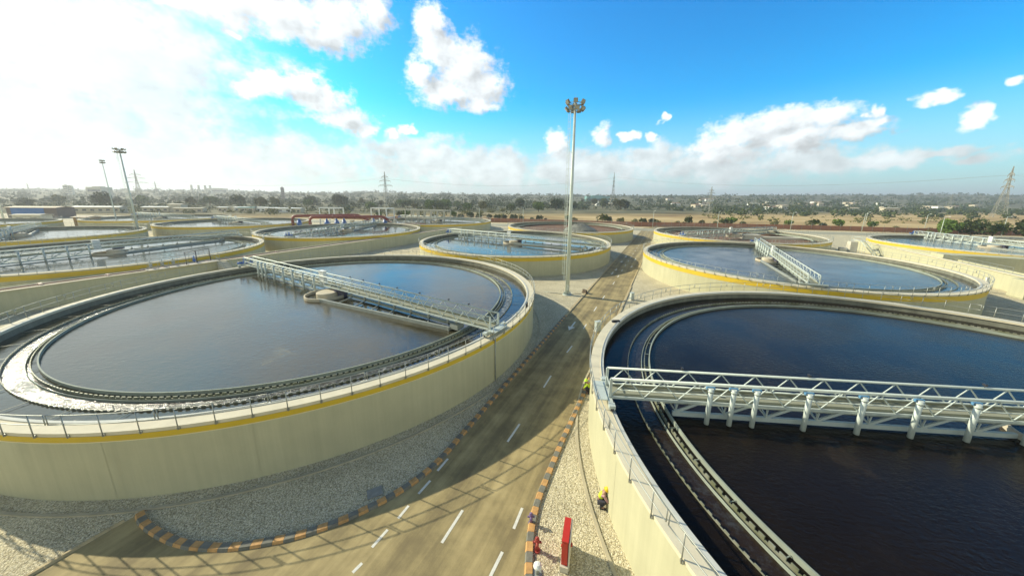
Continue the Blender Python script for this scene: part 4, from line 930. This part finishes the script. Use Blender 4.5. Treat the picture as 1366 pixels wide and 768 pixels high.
# ------------------------------------------------------------------ vegetation
def leaf_crown(rad, n, leaf, squash=.8, seed=0, lobes=6, zc=None):
    rnd = random.Random(seed); g = MB(); zc = rad * squash if zc is None else zc
    cs = [(Vector((rnd.uniform(-.5, .5) * rad, rnd.uniform(-.5, .5) * rad, zc + rnd.uniform(-.35, .45) * rad * squash)), rad * rnd.uniform(.35, .6)) for _ in range(lobes)]
    for _ in range(n):
        c, r = rnd.choice(cs); d = Vector((rnd.gauss(0, 1), rnd.gauss(0, 1), rnd.gauss(0, 1) * squash)).normalized() * r * rnd.uniform(.55, 1.05) ** .6
        p = c + d
        if p.z < .05: p.z = rnd.uniform(.05, .3)
        a = Vector((rnd.gauss(0, 1), rnd.gauss(0, 1), rnd.gauss(0, 1))).normalized(); b = a.orthogonal().normalized(); s = leaf * rnd.uniform(.6, 1.4)
        i = g.add([p + a * s, p + b * s * .7, p - a * s, p - b * s * .7]); g.face([i, i + 1, i + 2, i + 3])
    return g, cs
def make_plant(name, rad, n, leaf, m, seed, trunk=0.0, lobes=6, squash=.8):
    t = empty(name)
    g, cs = leaf_crown(rad, n, leaf, squash, seed, lobes, zc=trunk + rad * squash if trunk else None)
    g.build('crown', m, t, fix=False)
    g = MB(); top = trunk + rad * squash
    g.tube((0, 0, -.1), (0, 0, top * .8), .06 * rad + .05, .03 * rad, n=7)
    for c, r in cs: g.tube((0, 0, max(.2, top * .4)), c, .03 * rad, .012 * rad, n=5, cap=False)
    g.build('trunk', m_bark, t)
    return t
BP = [make_plant('bush', 2.6, 500, .32, m_leaf, 1), make_plant('bush', 2.3, 460, .30, m_leafd, 2), make_plant('bush', 2.0, 380, .28, m_leafo, 3, squash=.6)]
TP = [make_plant('tree', 4.6, 900, .5, m_leafd, 5, 1.2, 8), make_plant('tree', 5.0, 950, .5, m_leaf, 6, .8, 9, .7), make_plant('tree', 4.2, 800, .5, m_leafo, 8, 2.0, 7)]
used = set()
WHERE = ['at the left end of the brick wall', 'behind the brick wall', 'on the dry field']
BL = [(-58, 222, 1, 1.1), (-50, 214, 1, 1.0), (-46, 232, 0, 1.2), (-41, 228, 1, 1.0), (-34, 226, 1, 1.3), (-28, 224, 1, 1.1), (-21, 224, 1, 1.3), (-15, 222, 1, 1.2), (-10, 220, 1, 1.2), (-4, 218, 1, 1.2), (1, 216, 1, 1.0),
      (8, 214, 1, .9), (13, 216, 1, 1.1), (17, 214, 1, .7), (31, 212, 0, 1.1), (36, 214, 2, 1.0), (52, 206, 0, 1.5), (56, 208, 1, 1.2), (63, 205, 2, 1.3), (70, 200, 2, 1.1), (76, 202, 1, 1.1), (81, 200, 1, 1.2), (86, 204, 2, 1.1), (90, 186, 2, 1.1), (92, 182, 1, .8),
      (101, 196, 1, 1.6), (109, 196, 2, 1.2), (116, 194, 2, 1.0), (122, 196, 1, 1.3), (127, 196, 0, 1.4), (132, 194, 2, 1.1), (150, 193, 2, 1.2), (158, 192, 0, 1.0), (168, 188, 0, 1.4), (174, 188, 1, 1.0), (184, 188, 0, 1.4), (197, 184, 0, 1.2), (205, 178, 2, .9), (216, 172, 2, .9), (-78, 228, 0, 1.3), (-86, 236, 1, 1.2), (-100, 232, 0, 1.1), (196, 156, 2, .9)]
colr = ['bright green', 'dark green', 'low olive']
for i, (x, y, k, s) in enumerate(BL):
    o = BP[k] if k not in used else ctree(BP[k]); used.add(k)
    o.location = (x, y, 0); o.scale = (s, s, s * random.uniform(.85, 1.15)); o.rotation_euler = (0, 0, random.uniform(0, 6.28))
    pos = 'left of the central mast' if x < 20 else ('just right of the central mast' if x < 66 else ('above the gap with the road end' if x < 95 else ('above the drained brown tank' if x < 140 else 'above the long sunlit channel wall')))
    tag(o, f'{colr[k]} bush along the brick boundary wall, {pos}', 'bush', f'{colr[k]} bushes along the boundary wall, {pos}')
used = set()
def put_tree(x, y, k, s, lab, grp, z=0):
    o = TP[k] if k not in used else ctree(TP[k]); used.add(k)
    o.location = (x, y, z); o.scale = (s, s, s * random.uniform(.85, 1.1)); o.rotation_euler = (0, 0, random.uniform(0, 6.28)); tag(o, lab, 'tree', grp)
for x, y, k, s in ((197, 150, 1, .95), (205, 148, 0, 1.0), (212, 146, 1, .95), (220, 141, 0, 1.0), (228, 139, 0, .95), (238, 137, 1, .9), (247, 132, 0, .9)):
    put_tree(x, y, k, s, 'dense green tree in the clump at the right edge, behind the far right tank', 'tree clump at the right edge')
rt = random.Random(3)
ends = 0
for i in range(52):
    u = rt.random(); x = -560 + 700 * u; y = rt.uniform(300, 520) + max(0, (x + 60)) * .35
    if x > 60: y = rt.uniform(420, 640)
    k = rt.choice([0, 0, 1, 2]); s = rt.uniform(.9, 1.7)
    side = 'far left, beyond the blue shed' if x < -300 else ('left of centre, beyond the red pipes' if x < -60 else 'near the centre, beyond the brick wall')
    put_tree(x, y, k, s, ['dark green', 'fresh green', 'olive'][k] + ' tree scattered ' + side, ['dark', 'green', 'olive'][k] + ' trees ' + side)

def blob_mass(name, area, n, smin, smax, m, seed, label):
    """far scrub and woods: many ragged leafy clumps in one object"""
    rnd = random.Random(seed); g = MB()
    for _ in range(n):
        x, y, z = area(rnd); s = rnd.uniform(smin, smax)
        for _ in range(int(rnd.uniform(9, 16))):
            p = Vector((x + rnd.gauss(0, .55) * s, y + rnd.gauss(0, .4) * s, z + abs(rnd.gauss(.45, .3)) * s)); r = s * rnd.uniform(.16, .34)
            a = Vector((rnd.gauss(0, 1), rnd.gauss(0, 1), rnd.gauss(0, 1))).normalized(); b = a.orthogonal().normalized(); c_ = a.cross(b)
            i = g.add([p + a * r, p + b * r, p + c_ * r, p - a * r * .8, p - b * r * .9, p - c_ * r])
            for q in ((0, 1, 2), (0, 2, 4), (0, 4, 5), (0, 5, 1), (3, 2, 1), (3, 4, 2), (3, 5, 4), (3, 1, 5)): g.face([i + e for e in q])
    o = g.build(name, m, fix=False); tag(o, label, kind='stuff'); return o
def ar(x0, x1, y0, y1, slope=0.0, hill=None):
    def f(r):
        x = r.uniform(x0, x1); y = y0 + (y1 - y0) * r.random() ** 1.2 + slope * x
        return x, y, (hill(x, y) if hill else 0)
    return f
def hillz(x, y):
    d = max(0.0, y - 620) / 900.0
    return min(1, d) * (20 + 12 * noise.noise(Vector((x / 420, y / 500, 0))) + 6 * noise.noise(Vector((x / 120, y / 160, 5)))) + max(0, x - 300) * 0.012 * min(1, d)
# rolling ground towards the horizon
g = MB(); nx, ny = 120, 40; xs = [-6000 + 12000 * i / nx for i in range(nx + 1)]; ys = [600 + (j / ny) ** 1.6 * 5200 for j in range(ny + 1)]
i0 = g.add([(x, y, hillz(x, y) - .2) for y in ys for x in xs])
for j in range(ny):
    for i in range(nx): a = i0 + j * (nx + 1) + i; g.face([a, a + 1, a + nx + 2, a + nx + 1], 0, True)
structure(g.build('hills', m_field, fix=False), 'low rolling ground near the horizon')
blob_mass('scrub', ar(-900, -40, 300, 620), 520, 1.5, 5, m_leafd, 11, 'dark scrub covering the plain beyond the dry field')
blob_mass('scrub', ar(-60, 900, 400, 640), 380, 1.5, 5, m_leafd, 19, 'dark scrub beyond the dry field right of the central mast')
blob_mass('scrub', ar(-700, 0, 250, 420), 500, 1.2, 3.5, m_leafo, 12, 'olive scrub on the nearer plain left of centre')
blob_mass('woods', ar(-2200, 2600, 600, 1700, 0, hillz), 2300, 4, 10, m_leafd, 13, 'distant dark woods and scrub on the rising ground')
blob_mass('woods', ar(-700, 100, 430, 700, 0, hillz), 220, 4, 8, m_leafd, 14, 'belt of dark trees across the middle distance')
blob_mass('scrub', ar(150, 900, 250, 330, -0.10), 260, 1.0, 2.6, m_leafo, 15, 'sparse low scrub on the dry field at the right')
blob_mass('scrub', ar(200, 1400, 330, 640, -.05, hillz), 800, 2.5, 6, m_leafd, 16, 'dense dark thicket beyond the dry field at the right')

# ------------------------------------------------------------------ buildings in the distance
m_bwin = mat('window_glass', (0.05, 0.06, 0.08), 0.2)
def shed(x, y, w_, d_, h, rz, wm, rm, lab, front=None, cat='shed', z=0, name='shed', nwin=0):
    t = empty(name, (x, y, z), rz)
    g = MB(); g.box((0, 0, h / 2), (w_, d_, h)); g.build('wall', wm, t)
    g = MB(); g.box((0, -d_ * .25 - .2, h + .35), (w_ + 1, d_ * .5 + .8, .25), (1, 0, 0), (0, 1, .12)); g.box((0, d_ * .25 + .2, h + .35), (w_ + 1, d_ * .5 + .8, .25), (1, 0, 0), (0, 1, -.12)); g.build('roof', rm, t)
    if front: g = MB(); g.box((-w_ * .08, -d_ / 2 - .05, h * .5), (w_ * .66, .1, h * .96)); g.build('front_panel', front, t)
    for k in range(nwin):
        g = MB(); g.box((-w_ / 2 + w_ * (k + .5) / nwin, -d_ / 2 - .04, h * .5), (w_ / nwin * .45, .1, h * .3)); g.build('window', m_bwin, t)
    return tag(t, lab, cat)
m_browny = mat('brown_cladding', (0.14, 0.11, 0.10), .8, var=.1); m_bluep = mat('blue_cladding', (0.015, 0.115, 0.36), .5, var=.05); m_roofc = mat('cream_roof', (0.55, 0.45, 0.32), .8, var=.1); m_cream = mat('cream_plaster', (0.52, 0.46, 0.34), .9, var=.08); m_grn = mat('teal_roof', (0.16, 0.34, 0.33), .6)
shed(-288, 198, 26, 9, 6.0, .10, m_browny, m_roofc, 'long blue fronted shed at the far left', m_bluep)
shed(-253, 170, 12, 5, 3.4, .15, m_conc, m_conc, 'small grey hut in front of the blue shed', nwin=2)
shed(-321, 252, 28, 7, 4.2, .25, m_cream, m_white, 'long low pale shed right of the blue shed', nwin=6)
shed(-296, 270, 18, 7, 3.8, .2, m_cream, m_white, 'low pale shed behind the second lighting mast', nwin=4)
shed(-284, 274, 9, 7, 6.0, .2, m_conc, m_conc, 'pale concrete box building right of the second lighting mast')
shed(-268, 268, 20, 5, 3.2, .2, m_cream, m_conc, 'low sandy shed between the box building and the site cabins', nwin=4)
shed(-197, 149, 6, 5, 4.2, .1, mat('straw', (0.34, 0.22, 0.10), .95, var=.2), m_roofc, 'small ochre box building left of the second lighting mast', cat='hut')
sheds = [(-256, 286, 'first'), (-246, 292, 'second'), (-236, 286, 'third'), (-226, 290, 'fourth'), (-214, 286, 'fifth'), (-202, 284, 'sixth'), (-190, 282, 'seventh')]
for i, (x, y, o_) in enumerate(sheds):
    shed(x, y, 8 + i % 3 * 2, 5, 3.4, .1 * (i % 3), m_white if i % 2 else m_cream, m_grn if i in (2,) else m_white, ('teal roofed' if i == 2 else ('white' if i % 2 else 'cream')) + f' site cabin, {o_} from the left in the row left of the red pipes' , cat='cabin', nwin=2)
def tower(x, y, w_, d_, h, lab, m=m_conc, name='tower_block', cat='tower', rz=0, floors=5, z=0):
    t = empty(name, (x, y, z), rz); g = MB(); g.box((0, 0, h / 2), (w_, d_, h)); g.box((0, 0, h + .8), (w_ * .5, d_ * .5, 1.6)); g.build('wall', m, t)
    g = MB()
    for k in range(floors): g.box((0, -d_ / 2 - .05, h * (k + .7) / (floors + .4)), (w_ * .8, .1, h / (floors + .4) * .42))
    g.build('window_band', m_bwin, t); return tag(t, lab, cat)
def at(pxaz, dist): a = R(pxaz); return math.sin(a) * dist, math.cos(a) * dist
def az_of(px):   # horizon bearing of an image column, used only to set the distances apart
    return math.degrees(math.atan2((px - 692.5), 433.9 / math.cos(PITCH) * 1.045))
for px, D, w_, h, lab in ((61, 1500, 8, 31, 'left one of the twin grey towers on the left horizon'), (67, 1500, 8, 30, 'right one of the twin grey towers on the left horizon'), (362, 990, 6.5, 30, 'single slim dark tower on the horizon left of centre')):
    x, y = at(az_of(px), D); tower(x, y, w_, w_, h, lab, m=m_browny if px == 362 else m_conc, rz=.5)
x, y = at(az_of(272), 1800); tower(x, y, 62, 40, 33, rz=.7, lab='long pale industrial block on the left horizon', name='factory', cat='factory', floors=2)
for px in (236, 246, 255, 262):
    x, y = at(az_of(px), 1700); g = MB(); g.tube((0, 0, 0), (0, 0, 41), 4.5, 3, n=14); g.tube((0, 0, 41), (0, 0, 43), 4, 4, n=14); o = g.build('chimney', m_conc); o.location = (x, y, 0)
    tag(o, {236: 'leftmost', 246: 'second from left', 255: 'third from left', 262: 'rightmost'}[px] + ' of the four squat chimneys on the left horizon', 'chimney')
x, y = -896, 710; tower(x, y, 32, 20, 25, 'wide pale building under the third mast on the left horizon', name='factory', cat='factory', floors=2)
x, y = at(az_of(800), 900); tower(x, y, 60, 30, 18, 'low teal roofed hall on the horizon right of the central mast', m=m_grn, name='hall', cat='hall', floors=1)
rh = random.Random(21)
for i in range(42):
    px = rh.uniform(700, 1350) if i > 8 else rh.uniform(1100, 1165); D = rh.uniform(620, 1150) if i > 8 else rh.uniform(900, 1100)
    x, y = at(az_of(px), D); z = hillz(x, y) - 1
    side = 'right of the central mast' if px < 900 else ('above the drained brown tank' if px < 1100 else 'above the long sunlit channel wall')
    c_ = rh.choice([m_cream, m_white, m_conc, m_roofc]); nm = {m_cream: 'cream', m_white: 'white', m_conc: 'grey', m_roofc: 'sand coloured'}[c_]
    o = shed(x, y, rh.uniform(9, 20), rh.uniform(8, 12), rh.uniform(4, 9), rh.uniform(-.4, .4), c_, rh.choice([m_roofc, m_conc, m_brick]), f'small {nm} house on the distant slope, {side}', name='house', cat='house', z=z, nwin=3)
    o['group'] = f'{nm} houses on the distant slope, {side}'

# ------------------------------------------------------------------ pylons and power lines
m_pyl = mat('pylon_steel', (0.34, 0.33, 0.27), .6, metal=.2)
def pylon(h, lab, x, y, rz=0, slim=1.0, arms=True):
    t = empty('pylon', (x, y, 0), rz); g = MB(); b = h * .085 * slim; tk = h * .0042
    def half(z): u = z / h; return b * (1 - u / .62 * .78) if u < .62 else b * .22 * (1 - (u - .62) / .38 * .85)
    lv = [0, .16, .30, .42, .52, .62, .70, .78, .86, .93, 1.0]; lv = [q * h for q in lv]
    C_ = [(1, 1), (1, -1), (-1, -1), (-1, 1)]
    for z0, z1 in zip(lv, lv[1:]):
        for i in range(4):
            a, b_ = C_[i], C_[(i + 1) % 4]; h0, h1 = half(z0), half(z1)
            g.tube((a[0] * h0, a[1] * h0, z0), (a[0] * h1, a[1] * h1, z1), tk, n=4, cap=False)
            g.tube((a[0] * h0, a[1] * h0, z0), (b_[0] * h1, b_[1] * h1, z1), tk * .6, n=3, cap=False); g.tube((b_[0] * h0, b_[1] * h0, z0), (a[0] * h1, a[1] * h1, z1), tk * .6, n=3, cap=False)
            g.tube((a[0] * h1, a[1] * h1, z1), (b_[0] * h1, b_[1] * h1, z1), tk * .6, n=3, cap=False)
    g.build('lattice', m_pyl, t)
    if arms:
        for z, L_ in ((.60, .25), (.73, .20), (.84, .12)):
            g = MB()
            for s in (1, -1):
                tip = (s * L_ * h, 0, z * h + h * .005)
                for y_ in (1, -1): g.tube((s * half(z * h), y_ * half(z * h), z * h), tip, tk * 1.3, n=4); g.tube((s * half(z * h + h * .03), y_ * half(z * h), z * h + h * .045), tip, tk * 1.1, n=4)
                g.tube(tip, (tip[0], 0, tip[2] - h * .045), tk * .8, n=4)
            g.build('cross_arm', m_pyl, t)
    return tag(t, lab, 'pylon')
pylon(46, 'lattice pylon with wide arms left of centre, above the red pipes', -182, 452, -.35)
pylon(60, 'slim lattice pylon just right of the central mast', 171, 613, 1.2, .7)
pylon(50, 'big lattice pylon leaning out at the right edge, above the tree clump', 488.9, 337, .9)
pylon(30, 'pale low pylon on the dry field above the drained brown tank', 236, 412, .3, 1.6)
x, y = -601, 525; pylon(50, 'larger of two pylons right behind the second lighting mast', x, y, .5)
x, y = -909, 833; pylon(43, 'smaller of two pylons right of the second lighting mast', x, y, .5)
x, y = 809, 625; pylon(30, 'tiny pylon on the right horizon', x, y, .5)
x, y = -1363, 924; pylon(38, 'tiny pylon on the left horizon', x, y, .5)
def wire(a, b, sag, lab, r=.055):
    g = MB(); a = Vector(a); b = Vector(b)
    for off in (-7, 7):
        P = [a + (b - a) * (k / 24) + Vector((0, off, -4 * sag * (k / 24) * (1 - k / 24))) for k in range(25)]; g.path(P, r, 4)
    tag(g.build('power_line', m_pyl), lab, 'power line')
wire((169.9, 607, 52), (489, 337, 42), 13, 'pair of thin power lines between the central slim pylon and the right pylon')
wire((-191.8, 468, 38), (169.9, 607, 50), 12, 'pair of thin power lines between the left of centre pylon and the slim central pylon')
wire((489, 337, 42), (760, 110, 42), 10, 'pair of thin power lines leaving the right edge')
x, y = -601, 525; wire((x, y, 40), (-191.8, 468, 38), 12, 'pair of thin power lines on the left between the pylons')

# ------------------------------------------------------------------ haze
HAZE = 0.00028
if HAZE:
    g = MB(); g.box((0, 3000, 60), (12600, 7400, 140)); 
    m = bpy.data.materials.new('haze'); m.use_nodes = True; tt = m.node_tree; tt.nodes.clear()
    pv = tt.nodes.new('ShaderNodeVolumePrincipled'); ou = tt.nodes.new('ShaderNodeOutputMaterial'); tt.links.new(pv.outputs[0], ou.inputs['Volume'])
    pv.inputs['Density'].default_value = HAZE; pv.inputs['Color'].default_value = (0.92, 0.96, 1.0, 1); pv.inputs['Anisotropy'].default_value = 0.3
    o = g.build('haze', m); tag(o, 'thin pale air between the viewer and the horizon', kind='stuff')
